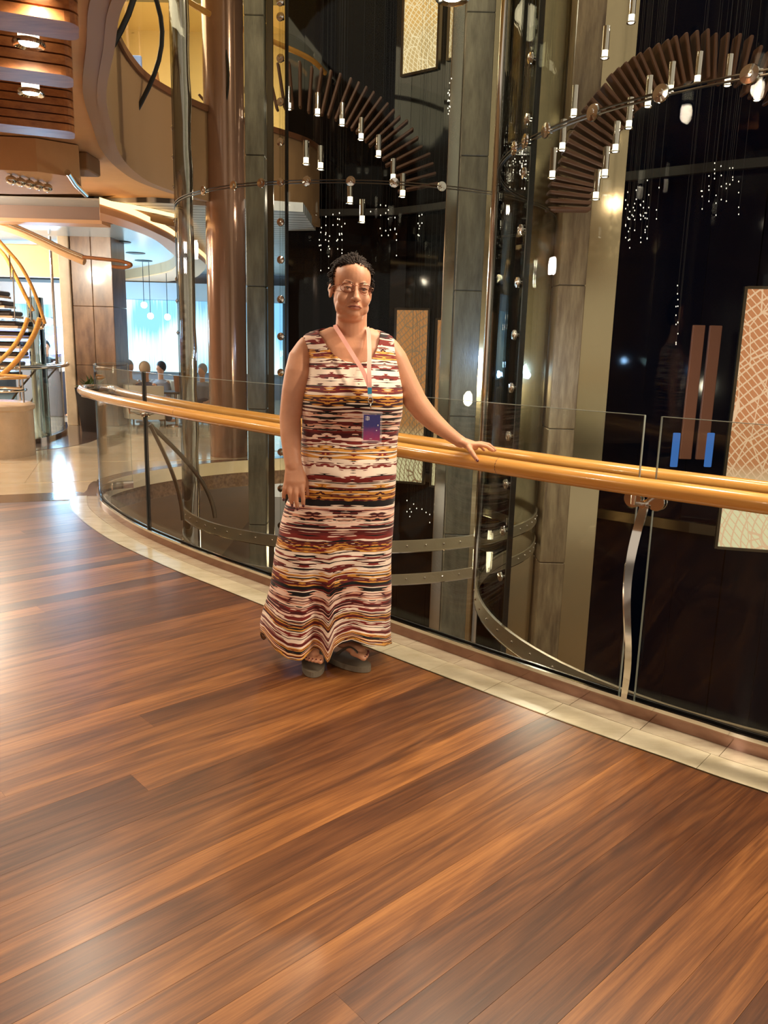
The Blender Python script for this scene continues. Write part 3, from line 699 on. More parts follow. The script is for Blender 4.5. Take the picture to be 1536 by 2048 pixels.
for i, p in enumerate(resample([q for q in reversed(offset(UE, -.5)) if q.y < 2.9 and q.x < 3.8], .75)[:8]):
    C = offset(UE, -.5); j = nearest_i(C, p); t = (C[max(j-1, 0)]-C[min(j+1, len(C)-1)]).normalized(); nn = Vector((t.y, -t.x, 0))
    if nn.dot(Vector((0, 1, 0))) > 0: nn = -nn
    fin((p.x, p.y, 2.44), nn, 1.3, 2.44, 5, 'wooden louvre fin overhead, outside the picture')
# cream light diffusers between the fins, dropped rib and soffit edge
for (x0, y0, x1, y1) in ((0, 70, 120, 90), (0, 170, 120, 190)):
    a = atz(60, y0+20, 2.76); tag(obj('ceiling_diffuser', MB().box((a.x-.72, a.y-.2, 2.765), (1.3, .42, .02), (Vector((-.93, -.36, 0)), Vector((.36, -.93, 0)), z), .004), M_CREAM), 'cream ceiling panel above the pendant lamp at pixel row %d' % y0 if 0 else ('cream ceiling panel behind the upper full pendant lamp' if y0 == 70 else 'cream ceiling panel behind the lower full pendant lamp'), 'ceiling panel')
a0, a1 = atz(0, 330, 2.66), atz(185, 345, 2.66)
obj('ceiling_rib', MB().box(((a0.x+a1.x)/2-.6, a0.y+.25, 2.73), (a1.x-a0.x+1.2, .30, .14), bev=.01), M_FASCIA, kind='structure')
b0 = atz(0, 330, 2.55); b1 = atz(140, 345, 2.55); b2 = atz(172, 392, 2.55)
obj('ceiling_drop', MB().prism([(b0.x-1.5, b0.y), (b1.x-.25, b1.y), (b1.x, b1.y+.2), (b2.x, b2.y-.1), (b2.x-.6, b2.y), (b0.x-1.5, b2.y)], 2.55, 2.79), M_BEIGE, kind='structure', fixn=True)
tag(obj('copper_hanger', MB().tube([atz(135, 345, 2.53), atz(150, 368, 2.53), atz(172, 390, 2.53)], .022, 10), M_CHROME, smooth='auto'), 'short curved silver edge strip at the tip of the dropped ceiling', 'trim')
ch = thing('crystal_chandelier', 'row of chrome crystal drops under the dropped ceiling at far left', 'chandelier', atz(50, 360, 2.53))
for i in range(5):
    p = atz(22+i*18, 352+i*4, 2.54); obj('crystal_drop', MB().ell(p-Vector((0, 0, .03)), (.045, .045, .035), nu=8, nv=6).tube([p-Vector((0, 0, .0)), p+Vector((0, 0, .03))], .01, 6), M_CHROME, ch, smooth=True)


# ================================================================== UPPER DECK DETAILS (seen over the taupe balcony)
ub = thing('upper_balustrade', 'curved glass balustrade on the taupe balcony overhead', 'balustrade', (-2.2, 7.5, ZU))
CU = [p for p in UE if p.y > 5.0]
obj('glass_pane', MB().strip(offset(CU, .06), offset(CU, .072), ZU-.1, ZU+1.15), M_GLASS, ub, smooth='auto', fixn=True)
for i in (14, 30, 44):
    if i < len(CU)-1:
        p = CU[i]; t = (CU[i+1]-CU[i-1]).normalized(); nn = Vector((-t.y, t.x, 0))
        obj('arched_strut', MB().tube([p+nn*(.03-.28*sin(pi*u)**1)+z*(ZU-.35+1.4*u) for u in [k/12 for k in range(13)]], .012, 8, flat=1.8), M_BLACK, ub, smooth='auto')
obj('handrail', MB().tube([p+z*(ZU+.92) for p in offset(CU, -.08)], .03, 12), M_RAIL, ub, smooth='auto')
a = atY(310, 130, 14.2); tag(obj('cone_sculpture', MB().lathe((a.x, a.y, 3.6), [(.42, 0), (.34, .5), (.16, 1.5), (.06, 1.9), (.05, 2.0), (0, 2.02)], 24), mat('cone_brown', rgb(150, 104, 64), .5), smooth='auto'), 'tall brown cone-shaped wall ornament on the deck above', 'ornament')
a = atY(268, 135, 12.0); tag(obj('blue_banner', MB().box((a.x, a.y, a.z-.1), (.22, .05, .5), bev=.01).box((a.x, a.y, (a.z+ZU)/2-.2), (.03, .03, a.z-ZU-.2)).box((a.x, a.y, ZU-.01), (.26, .2, .02)), mat('banner_blue', rgb(60, 90, 150), .4)), 'small blue sign standing behind the upper glass balustrade', 'sign')
for k, (x, y) in enumerate(((271, 72), (275, 113))):
    a = atz(x, y, 6.48); r = thing('downlight', ('upper' if k == 0 else 'lower')+' round ceiling downlight of the deck above', 'light', a)
    obj('rim', MB().lathe(a, [(.10, .05), (.14, 0), (.11, -.01)], 20), M_CHROME, r, smooth='auto'); obj('lens', MB().lathe(a, [(0, .01), (.10, .01), (.10, .03), (0, .03)], 20), M_BULB, r)

# ================================================================== LOBBY ON THE LEFT
M_BLUECEIL = mat('satin_ceiling', rgb(190, 200, 205), .25, .3)
def slatmat():
    M = mat('slatted_ceiling', rgb(170, 178, 184), .45); nt = M.node_tree; N = nt.nodes; L = nt.links; P = N['Principled BSDF']
    tc = N.new('ShaderNodeTexCoord'); wv = N.new('ShaderNodeTexWave'); wv.bands_direction = 'Y'; wv.inputs['Scale'].default_value = 1.6; L.new(tc.outputs['Object'], wv.inputs[0])
    rp = N.new('ShaderNodeValToRGB'); rp.color_ramp.elements[0].position = .06; rp.color_ramp.elements[0].color = rgb(70, 72, 74); rp.color_ramp.elements[1].position = .14; rp.color_ramp.elements[1].color = rgb(196, 200, 204)
    L.new(wv.outputs['Fac'], rp.inputs[0]); L.new(rp.outputs[0], P.inputs['Base Color']); return M
obj('ceiling_lobby', MB().prism([(-16, 9.4), (-3.9, 9.4), (-2.6, 9.0), (-1.0, 9.4), (-.9, 24), (-16, 24)], 2.75, 2.85), slatmat(), kind='structure', origin=(0, 0, 0), fixn=True)
RO_ = [(200, 425), (269, 447), (331, 475), (356, 490), (395, 515), (412, 531), (404, 545), (387, 556), (344, 562), (281, 570), (200, 575)]
RI_ = [(200, 441), (223, 447), (280, 466), (312, 481), (336, 500), (352, 515), (356, 526), (344, 541), (312, 550), (262, 558), (200, 566)]
ro = [Vector((p.x, p.y, 0)) for p in crom([atz(x, y, 2.52) for x, y in RO_], 5)]; ri = [Vector((p.x, p.y, 0)) for p in crom([atz(x, y, 2.52) for x, y in RI_], 5)]
ring = thing('ceiling_ring', 'large oval wooden ceiling ring around a pale blue recess over the lobby', 'ceiling ring', (ro[10].x, ro[10].y, 2.52))
obj('rim', MB().strip(ri, ro, 2.52, 2.60), mat('ring_wood', rgb(206, 150, 104), .4), ring, smooth='auto', fixn=True)
obj('cove', MB().strip(ro, [p+(p-q)*.04 for p, q in zip(ro, ri)], 2.60, 2.66), M_COVE, ring, fixn=True)
obj('inner_lip', MB().strip(ri, [p+(q-p)*-.02 for p, q in zip(ri, ro)], 2.54, 2.74), M_FASCIA, ring, fixn=True)
ic = sum(ri, Vector())/len(ri)
obj('recess_disc', MB().prism([(p.x, p.y) for p in ri]+[(ri[-1].x-3, ri[-1].y), (ri[0].x-3, ri[0].y)], 2.72, 2.74), M_BLUECEIL, ring, fixn=True)
for k, (x, y) in enumerate(((240, 485), (271, 507), (287, 522), (294, 537), (279, 547), (245, 555))):
    p = atz(x, y, 2.71); obj('recessed_spot', MB().lathe(p, [(.16, .012), (.16, 0), (.12, -.006), (0, -.002)], 16), M_BLACK, ring, smooth='auto')
for k, (q, lbl) in enumerate((((300, 412, 2.72), 'glowing amber cove along the soffit left of the rippled chrome column'),)):
    pts = [atz(x, y, 2.72) for x, y in ((215, 405), (260, 412), (300, 420), (352, 432))]
    tag(obj('cove_light', MB().strip([p*1 for p in pts], [p+Vector((.05, .12, 0)) for p in pts], 2.70, 2.74), M_COVE, fixn=True), lbl, 'light')
    pts2 = [atz(x, y, 2.66) for x, y in ((215, 416), (260, 424), (300, 434), (352, 447))]
    obj('trim_5', MB().strip(pts2, [p+Vector((.1, .35, 0)) for p in pts2], 2.62, 2.70), M_FASCIA, kind='structure', fixn=True)
a = atz(0, 436, 2.58); b = atz(196, 437, 2.58)
obj('trim_6', MB().box(((a.x+b.x)/2-1.5, a.y+.15, 2.68), (b.x-a.x+3, .3, .2)), mat('soffit_mauve', rgb(150, 120, 104), .6), kind='structure')
obj('trim_7', MB().box(((a.x+b.x)/2-1.5, a.y+.10, 2.56), (b.x-a.x+3, .28, .04)), mat('soffit_peach', rgb(206, 160, 120), .6), kind='structure')

# backlit screen wall at the far end
def screenmat():
    M = bpy.data.materials.new('lit_screen'); M.use_nodes = True; nt = M.node_tree; N = nt.nodes; L = nt.links; N.remove(N['Principled BSDF'])
    tc = N.new('ShaderNodeTexCoord'); mp = N.new('ShaderNodeMapping'); mp.inputs['Scale'].default_value = (26, 1, .9); L.new(tc.outputs['Object'], mp.inputs[0])
    nz = N.new('ShaderNodeTexNoise'); nz.inputs['Scale'].default_value = 1; nz.inputs['Detail'].default_value = 3; L.new(mp.outputs[0], nz.inputs[0])
    m2 = N.new('ShaderNodeMapping'); m2.inputs['Scale'].default_value = (.85, 1, .6); m2.inputs['Location'].default_value = (.35, 0, .35); L.new(tc.outputs['Object'], m2.inputs[0])
    n2 = N.new('ShaderNodeTexNoise'); n2.inputs['Scale'].default_value = 1; n2.inputs['Detail'].default_value = 1; L.new(m2.outputs[0], n2.inputs[0])
    ma = N.new('ShaderNodeMath'); ma.operation = 'MULTIPLY_ADD'; ma.inputs[1].default_value = .25; L.new(nz.outputs[0], ma.inputs[0]); L.new(n2.outputs[0], ma.inputs[2])
    rp = N.new('ShaderNodeValToRGB'); e = rp.color_ramp.elements; e[0].position = .52; e[0].color = rgb(120, 180, 225); e[1].position = .78; e[1].color = rgb(225, 250, 255)
    x = e.new(.62); x.color = rgb(185, 232, 250); L.new(ma.outputs[0], rp.inputs[0])
    em = N.new('ShaderNodeEmission'); em.inputs[1].default_value = 1.55; L.new(rp.outputs[0], em.inputs[0]); L.new(em.outputs[0], N['Material Output'].inputs[0]); return M
a = atY(222, 608, 18); b = atY(470, 755, 18)
sw = thing('screen_wall', 'bright blue-white backlit wall at the far end of the lobby', 'screen', ((a.x+b.x)/2, 18, 0)); SM = screenmat()
x = a.x-2.2; k = 0
while x < b.x+.9:
    obj('lit_panel', MB().box((x+.75, 18, 1.36), (1.48, .1, 1.55)), SM, sw); x += 1.5; k += 1
obj('screen_header', MB().box(((a.x+b.x)/2-.6, 17.9, 2.32), (b.x-a.x+3.6, .2, .36)), mat('header_blue', rgb(150, 160, 168), .5), sw)
obj('wall_far', MB().box((-6, 18.4, 1.3), (14, .2, 3.0)), mat('far_wall', rgb(90, 90, 95), .6), kind='structure')
for k, (x, y) in enumerate(((288, 610), (301, 632), (335, 634))):
    a = atY(x, y, 15.5); r = thing('globe_pendant', ('highest', 'middle', 'rightmost')[k]+' of three small white globe lamps before the bright blue wall', 'lamp', a, 'white globe lamps')
    obj('globe', MB().ell(a, (.06, .06, .06)), M_BULB, r, smooth=True); obj('cord', MB().tube([a, (a.x, a.y, 2.74)], .006, 6), M_BLACK, r)

# stone pillar
a = atY(148, 650, 11.9); b = atY(229, 650, 11.9); wd = b.x-a.x
pil = thing('stone_pillar', 'square brown stone pillar in the lobby beside the dark planter', 'pillar', ((a.x+b.x)/2, 12.2, 0))
for k, (z0, z1) in enumerate(((0, .9), (.9, 1.75), (1.75, 2.75))):
    for sx in (-1, 1): obj('stone_slab', MB().box(((a.x+b.x)/2+sx*wd/4, 12.2, (z0+z1)/2), (wd/2-.004, wd, z1-z0-.004), bev=.006), M_PILLAR, pil)
obj('corner_face', MB().box((a.x-.10, 12.15, 1.375), (.16, .5, 2.75), bev=.01), M_PILLARL, pil)
obj('bead_string', MB().tube([(a.x-.24, 11.8, .9), (a.x-.24, 11.8, 2.7)], .02, 8), M_CHROME, pil)
# planter with leaves
a = atY(184, 862, 11.2); r = thing('potted_plant', 'dark square planter with green and red leaves at the foot of the pillar', 'plant', (a.x, 11.2, 0)); cx = a.x
mb = MB(); zt = .62
mb.v = [(cx+sx*w_, 11.2+sy*w_, zz) for w_, zz in ((.10, 0), (.155, zt), (.135, zt), (.13, zt-.04)) for sx, sy in ((-1, -1), (1, -1), (1, 1), (-1, 1))]
mb.f = [(3, 2, 1, 0)]+[(q*4+i, q*4+(i+1) % 4, q*4+4+(i+1) % 4, q*4+4+i) for q in range(3) for i in range(4)]+[(12, 13, 14, 15)]
obj('pot', mb, mat('pot_dark', rgb(58, 48, 44), .4), r)
rl = random.Random(4); ML = [mat('leaf_green', rgb(84, 104, 50), .5), mat('leaf_red', rgb(170, 84, 60), .5)]
for k in range(34):
    an = rl.uniform(0, 2*pi); ln = rl.uniform(.12, .26); el = rl.uniform(.3, 1.3); p0 = Vector((cx+rl.uniform(-.08, .08), 11.2+rl.uniform(-.08, .08), zt-.02))
    d = Vector((cos(an)*cos(el), sin(an)*cos(el), sin(el))); s_ = Vector((-sin(an), cos(an), 0))
    pts = [p0, p0+d*ln*.5+s_*.022, p0+d*ln+Vector((0, 0, -.03)), p0+d*ln*.5-s_*.022, p0+d*ln*.5+Vector((0, 0, .012))]
    obj('leaf', MB().add(pts, [(0, 1, 4), (1, 2, 4), (2, 3, 4), (3, 0, 4)]), ML[1 if k % 4 == 0 and cos(an) > -.2 else 0], r)

# second balustrade round the stair void and stone drum
C = resample(crom([(-6.5, 8.9), (-5.4, 9.05), (-4.6, 9.4), (-4.33, 9.9), (-4.42, 10.8), (-4.8, 11.8)], 8), .12)
b2 = thing('stair_balustrade', 'curved glass balustrade with chrome rail around the stair void at left', 'balustrade', (-4.5, 10, 0))
obj('glass_pane', MB().strip(C, offset(C, .012), .06, 1.08), M_GLASS, b2, smooth='auto', fixn=True)
obj('base_rail', MB().strip(offset(C, -.03), offset(C, .04), 0.0, .06), M_CHROME, b2, smooth='auto', fixn=True)
for off in (-.08, .1): obj('handrail', MB().tube([p+z*.93 for p in offset(C, off)], .022, 10), M_CHROME, b2, smooth='auto')
for i in (10, 22, 30):
    p = C[i]; obj('strut', MB().tube([p+Vector((-.05-.5*sin(pi/2*u), .0, .9-.85*u)) for u in [k/10 for k in range(11)]], .012, 8), M_STEELDK, b2, smooth='auto')
obj('trim_8', MB().strip(offset(C, -.55), offset(C, 0), -.01, .004), M_GRANITE, kind='structure', fixn=True)
a = atz(0, 922, 0); dr = thing('stone_drum', 'round cream stone drum with chrome rails at the left edge', 'drum', (-4.36, 8.75, 0))
obj('body', MB().lathe((-4.36, 8.75, 0), [(.42, 0), (.42, .50), (.44, .52), (.44, .56), (.40, .585), (0, .59)], 36), M_PILLARL, dr, smooth='auto')
for zz, rr_ in ((.72, .36), (.86, .40)): obj('chrome_ring', MB().tube([Vector((-4.36+cos(k/24*2*pi)*rr_, 8.75+sin(k/24*2*pi)*rr_, zz)) for k in range(25)], .014, 8, caps=False), M_CHROME if zz < .8 else M_RAIL, dr, smooth='auto')
for an in (-60, 0, 60, 120, 180, 240):
    q = Vector((-4.36+cos(radians(an))*.36, 8.75+sin(radians(an))*.36, 0)); obj('stanchion', MB().tube([q+z*.58, q+z*.86], .010, 8), M_CHROME, dr, smooth='auto')

# spiral stair at the far left
st = thing('spiral_stair', 'curving open-tread staircase with twin golden handrails at the far left', 'staircase', atY(-20, 760, 9.8))
Y0 = 9.8
for k in range(9):
    yp = 586+k*20; xr = (8, 18, 34, 44, 52, 50, 46, 40, 34)[k]
    a = atY(-70, yp, Y0+.1*k); b = atY(xr, yp, Y0+.1*k); c = (a+b)/2
    tr = obj('tread', MB().box(c, (b.x-a.x, .34, .055), bev=.012), mat('tread_dark', rgb(58, 46, 42), .4) if k == 0 else bpy.data.materials['tread_dark'], st)
    obj('tread_edge', MB().box(c-Vector((-.02, .02, .045)), (b.x-a.x, .30, .03)), M_PILLARL, tr)
def px_tube(pts, Y, r, name, mt, par, dY=0.0):
    P_ = crom([atY(x, y, Y+dY*i) for i, (x, y) in enumerate(pts)], 6); return obj(name, MB().tube(P_, r, 12), mt, par, smooth='auto')
px_tube([(-12, 490), (10, 512), (30, 550), (50, 590), (66, 622)], 9.6, .022, 'handrail', M_RAIL, st)
px_tube([(-12, 470), (12, 497), (40, 530), (62, 570), (78, 610), (90, 648)], 9.3, .020, 'handrail', M_RAIL, st)
px_tube([(80, 636), (70, 665), (50, 700), (25, 730), (-8, 760)], 9.2, .030, 'handrail', M_RAIL, st)
px_tube([(56, 636), (46, 662), (28, 692), (6, 716), (-10, 730)], 9.6, .026, 'handrail', M_RAIL, st)
px_tube([(88, 646), (84, 656), (74, 652), (66, 640)], 9.3, .018, 'rail_return', M_CHROME, st)
for (x0, y0, x1, y1) in ((18, 500, 22, 560), (26, 540, 30, 640), (60, 560, 62, 640), (40, 690, 40, 760)):
    a = atY(x0, y0, 9.5); b = atY(x1, y1, 9.5); obj('baluster', MB().tube([a, b], .008, 8), M_CHROME, st)
a = atY(70, 612, 10.3); b = atY(74, 770, 10.3)
tag(obj('chrome_drum_post', MB().tube([(a.x, 10.3, 0), (a.x, 10.3, 1.78), (a.x, 10.3, 1.80)], [.10, .10, .05], 24), mat('blue_chrome', rgb(190, 220, 235), .08, 1.0), smooth='auto'), 'stout polished chrome post under the curving staircase', 'post')
# curved copper and silver soffit arc, beige balcony behind the stair
P_ = crom([atY(x, y, 9.45) for x, y in ((-15, 438), (30, 452), (80, 474), (130, 498), (166, 513))], 6)
arcs = thing('soffit_arc', 'sweeping silver and copper soffit band in front of the stone pillar', 'soffit', P_[-1])
obj('silver_edge', MB().tube(P_, .022, 10), M_CHROME, arcs, smooth='auto')
obj('copper_band', MB().tube([p+Vector((0, .04, -.055)) for p in P_], .05, 10, flat=.8), M_BEIGE, arcs, smooth='auto')
P2 = crom([atY(x, y, 9.45) for x, y in ((166, 514), (205, 518), (240, 522), (262, 529), (250, 535), (225, 533))], 6)
obj('copper_tip', MB().tube(P2, .026, 10, flat=.8), mat('copper_satin', rgb(176, 120, 80), .35, .5), arcs, smooth='auto')
a = atY(-30, 487, 12.6); b = atY(128, 556, 12.6)
tag(obj('balcony_front', MB().box(((a.x+b.x)/2, 12.6, (a.z+b.z)/2), (b.x-a.x, .2, a.z-b.z), bev=.02), M_BEIGE), 'beige balcony front behind the curving staircase', 'balcony')
a = atY(85, 653, 16.5); b = atY(150, 745, 16.5)
mu = mat('mural', rgb(90, 110, 190), .5, emis=rgb(120, 140, 200), estr=.5, c2=rgb(190, 160, 190), vscale=1.2)
mu.node_tree.links.new(mu.node_tree.nodes['Color Ramp'].outputs[0], mu.node_tree.nodes['Principled BSDF'].inputs['Emission Color'])
tag(obj('blue_mural', MB().box(((a.x+b.x)/2-.5, 16.5, (a.z+b.z)/2), (b.x-a.x+1.4, .06, a.z-b.z)), mu), 'violet and blue lit mural wall behind the two standing people', 'mural')
a = atY(88, 634, 16.2); b = atY(150, 652, 16.2)
tag(obj('patterned_frieze', MB().box(((a.x+b.x)/2-.4, 16.2, (a.z+b.z)/2), (b.x-a.x+1.0, .05, a.z-b.z), bev=.005), mat('frieze', rgb(226, 222, 214), .5, c2=rgb(60, 44, 44), vscale=9)), 'narrow white and dark patterned frieze over the blue mural', 'frieze')
tag(obj('taupe_header', MB().box(((a.x+b.x)/2-.4, 16.3, 2.13), (b.x-a.x+1.2, .1, .42)), mat('header_taupe', rgb(176, 150, 138), .6)), 'taupe header band above the patterned frieze', 'wall panel')

# ================================================================== LAMP AND SLAT REFLECTIONS BUILT AS SOLIDS IN THE ATRIUM
M_DFIN = mat('reflected_louvre', rgb(84, 50, 28), .5); proto = {}  # dimness of a reflection put into the wood colour
ORD = ['first', 'second', 'third', 'fourth', 'fifth', 'sixth', 'seventh', 'eighth', 'ninth']
def reflection_arc(name, label, lamps, Y, ctr, rad, s_, group, plabel, nsl=4):
    """solid slats and small pendants modelling lamp reflections in the shaft glass"""
    c = atY(ctr[0], ctr[1], Y+.12); root = thing(name, label, 'reflection', c)
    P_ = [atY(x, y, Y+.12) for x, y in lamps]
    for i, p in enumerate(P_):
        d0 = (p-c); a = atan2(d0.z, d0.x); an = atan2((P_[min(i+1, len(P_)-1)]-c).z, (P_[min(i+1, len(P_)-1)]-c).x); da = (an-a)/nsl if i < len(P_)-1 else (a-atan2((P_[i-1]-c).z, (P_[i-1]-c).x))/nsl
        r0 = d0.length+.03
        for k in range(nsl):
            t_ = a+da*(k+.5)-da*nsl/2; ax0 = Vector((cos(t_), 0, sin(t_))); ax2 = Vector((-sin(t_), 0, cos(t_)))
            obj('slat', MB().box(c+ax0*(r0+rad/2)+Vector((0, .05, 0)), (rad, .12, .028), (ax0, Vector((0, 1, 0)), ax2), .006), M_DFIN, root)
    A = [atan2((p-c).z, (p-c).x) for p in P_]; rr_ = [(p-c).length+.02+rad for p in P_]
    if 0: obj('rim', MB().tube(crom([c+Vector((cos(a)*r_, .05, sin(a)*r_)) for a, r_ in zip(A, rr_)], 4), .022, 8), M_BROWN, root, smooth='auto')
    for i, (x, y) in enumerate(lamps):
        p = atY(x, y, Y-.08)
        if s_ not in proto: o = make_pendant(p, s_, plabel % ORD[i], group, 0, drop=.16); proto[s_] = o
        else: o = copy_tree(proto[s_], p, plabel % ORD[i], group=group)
reflection_arc('louvre_reflection', 'dim half-round slatted canopy with small pendant lamps above the woman\'s head', [(421, 298), (465, 254), (521, 233), (577, 220), (635, 232), (684, 252), (722, 281), (757, 315), (786, 362)], 9.35, (600, 420), .46, .62, 'built lamp reflections above the woman', '%s small lit pendant from the left in the half-round row above the woman\'s head')
reflection_arc('louvre_reflection', 'dim slats and pendants built as a solid reflection in the navy right part of the atrium', [(1191, 400), (1209, 355), (1230, 305), (1257, 258), (1295, 215), (1340, 188), (1394, 168), (1454, 173), (1513, 202)], 6.45, (1420, 420), .34, .50, 'built lamp reflections at right', '%s small reflected pendant, built solid, from the left in the curved row at upper right')
for i, (x, y) in enumerate(((1262, 47), (1209, 118), (1147, 235), (1124, 302), (1104, 358))): copy_tree(proto[.50], atY(x, y, 6.3), '%s small reflected pendant, built solid, from the top in the row before the brown veined column' % ORD[i], group='built lamp reflections before the brown veined column')  # reflected lamps before the mirror panel, added as solid pendants
for i, (x, y) in enumerate(((612, 330), (641, 340), (700, 408), (724, 446), (805, 395))): copy_tree(proto[.62], atY(x, y, 8.6), '%s small reflected pendant, built solid, from the left in the lower scattered row above the woman' % ORD[i], group='lower built lamp reflections above the woman')
light('slat_fill_light', 'POINT', tuple(atY(600, 400, 8.7)), 7, WARM, .05); light('slat_fill_light', 'POINT', tuple(atY(1400, 300, 6.0)), 2.5, WARM, .05)  # added fill for the built slats, no fitting here

# ================================================================== HANGING STRINGS OF TINY LIGHTS IN THE ATRIUM
rb = random.Random(21)
def light_strings(label, x0, x1, y0, y1, n, Y, kmax=5):
    mb = MB(); wires = MB()
    for i in range(n):
        x = rb.uniform(x0, x1); yt = rb.uniform(y0, y0+(y1-y0)*.5); dY = rb.uniform(-.15, .15)
        for k in range(rb.randint(1, kmax)):
            p = atY(x, yt+k*rb.uniform(10, 26), Y+dY); mb.ell(p, (.0036*Y/7, .0036*Y/7, .0062*Y/7), nu=6, nv=4)
            if k == 0: top = p
        wires.tube([top+z*max(.3, 6.3-top.z), p], .0012, 3, caps=False)
    o = obj('light_string', mb, M_BEAD, kind='stuff', label=label, cat='string lights', group='hanging strings of tiny lights'); obj('wire', wires, M_BLACK, o); return o
light_strings('cluster of tiny warm string lights hanging left of the woman\'s head', 632, 690, 425, 540, 16, 9.6)
light_strings('tiny string lights hanging above and right of the woman\'s head', 700, 860, 400, 560, 14, 9.0, 3)
light_strings('tiny string lights beside the narrow high orange panel', 888, 903, 150, 280, 6, 8.0, 4)
light_strings('string lights hanging low on the navy wall right of the mirror panel', 1250, 1320, 360, 520, 18, 6.7, 5)
light_strings('string lights on the navy wall above the timber strips', 1395, 1490, 320, 470, 14, 6.5, 4)
light_strings('vertical run of string lights down the navy wall left of the timber strips', 1352, 1362, 560, 720, 3, 6.5, 6)
light_strings('cluster of string lights between the chrome pole and the brown veined column', 1018, 1052, 280, 420, 18, 5.9, 5)
light_strings('tiny lights low behind the handrails beside the dress', 800, 870, 1000, 1060, 8, 7.9, 2)

# ================================================================== THE WOMAN
import bmesh
def solid(name, mb, mtl, parent, voxel, smooth=4, fac=.5, **k):
    """join overlapping closed shapes into ONE continuous surface"""
    o = obj(name, mb, mtl, parent, smooth=False, **k)
    rm = o.modifiers.new('remesh', 'REMESH'); rm.mode = 'VOXEL'; rm.voxel_size = voxel; rm.use_smooth_shade = True
    if smooth: sm = o.modifiers.new('smooth', 'SMOOTH'); sm.iterations = smooth; sm.factor = fac
    return o
wp = lambda x, y, Y=3.05: atY(x, y, Y)
PX = 1/530.0
def cap(mb, pts, rad, n=18, flat=1.0, upv=None):
    """rounded tapered limb"""
    pts = [Vector(p) for p in pts]; a = (pts[0]-pts[1]).normalized(); b = (pts[-1]-pts[-2]).normalized(); R = list(rad)
    P_ = [pts[0]+a*R[0]*.9, pts[0]+a*R[0]*.6]+pts+[pts[-1]+b*R[-1]*.6, pts[-1]+b*R[-1]*.9]; RR = [R[0]*.42, R[0]*.8]+R+[R[-1]*.8, R[-1]*.42]
    mb.tube(P_, RR, n, flat=flat, upv=upv)
woman = thing('person', 'woman in a long striped sleeveless dress, glasses and pink lanyard, one hand on the handrail', 'person', (-.12, 3.1, 0))
B = MB()
# torso (kept just inside the dress), neck
trows = [(1190, 625, 700, .11), (1100, 620, 715, .12), (1000, 616, 768, .13), (960, 616, 776, .14), (900, 617, 779, .135), (850, 619, 782, .13), (800, 621, 788, .135), (760, 628, 784, .13), (720, 630, 784, .112), (695, 622, 786, .09), (680, 614, 786, .068), (670, 626, 776, .058), (662, 645, 758, .052), (655, 660, 744, .05)]
YT = 3.09
n = 40; vs = []
for (py_, xl, xr, dp) in trows:
    a = wp(xl, py_, YT); b = wp(xr, py_, YT); c = (a+b)/2; hw = (b.x-a.x)/2
    for k in range(n):
        th = 2*pi*k/n; ct, st_ = cos(th), sin(th)
        e = .86; vs.append(Vector((c.x+hw*math.copysign(abs(ct)**e, ct), YT+dp*math.copysign(abs(st_)**e, st_), c.z)))
fs = [(i*n+k, i*n+(k+1) % n, (i+1)*n+(k+1) % n, (i+1)*n+k) for i in range(len(trows)-1) for k in range(n)]+[tuple(reversed(range(n))), tuple((len(trows)-1)*n+k for k in range(n))]
fs = [tuple(reversed(f)) for f in fs]
B.add(vs, [tuple(reversed(f)) for f in fs])
B.ell(wp(695, 740, 3.03), (.11, .07, .06))
cap(B, [wp(702, 700, 3.10), wp(702, 665, 3.085), wp(703, 640, 3.075), wp(704, 615, 3.075)], [.070, .061, .058, .058], 24)
cap(B, [wp(632, 691, 3.10), wp(670, 676, 3.105), wp(702, 664, 3.11)], [.030, .036, .042]); cap(B, [wp(768, 692, 3.10), wp(734, 676, 3.105), wp(704, 664, 3.11)], [.030, .036, .042])
# head: local frame turned to the viewer's right
yaw = radians(15); rl_ = radians(3)
HX = Vector((cos(yaw)*cos(rl_), sin(yaw)*cos(rl_), -sin(rl_))); HZ = (Vector((sin(rl_), 0.03, cos(rl_)))).normalized(); HY = HZ.cross(HX).normalized(); HX = HY.cross(HZ)
HC = wp(702.5, 581, 3.055)
def H(x, y, zz): return HC+HX*x+HY*y+HZ*zz
HA = (HX, HY, HZ)
def he(c, r, tilt=0.0, nu=20, nv=14):
    a = (HX*cos(tilt)+HZ*sin(tilt), HY, HZ*cos(tilt)-HX*sin(tilt)); B.ell(H(*c), r, a, nu, nv)
he((0, .018, .042), (.0735, .093, .083), nu=28, nv=20)
he((0, -.012, .045), (.066, .072, .066), nu=28, nv=20)         # forehead
he((0, -.012, -.03), (.0665, .068, .074), nu=28, nv=20)        # mid face
he((0, -.018, -.062), (.061, .056, .045), nu=28, nv=18)        # jaw
he((0, -.045, -.084), (.030, .030, .021))                      # chin
he((0, -.012, -.096), (.050, .048, .026))                      # soft under-chin
for s_ in (-1, 1):
    he((s_*.037, -.054, -.034), (.026, .022, .027))            # cheek
    he((s_*.043, -.036, -.062), (.020, .024, .026))            # jowl
    he((s_*.030, -.0715, .019), (.020, .010, .0085), -s_*.12)  # brow
    he((s_*.031, -.0735, .0060), (.0170, .0090, .0058), -s_*.18)  # upper lid
    he((s_*.031, -.0725, -.0078), (.0155, .0080, .0048))       # lower lid
    he((s_*.0125, -.0915, -.0375), (.0075, .0085, .0065))      # nostril wing
    he((s_*.0735, .012, -.006), (.0075, .016, .029), s_*.12)   # ear
    he((s_*.078, .020, .006), (.0055, .014, .018), s_*.2)
for u in range(7):
    k = u/6; he((0, -.074-.027*k**1.2, .010-.046*k), (.0085+.0045*k, .010+.002*k, .011))
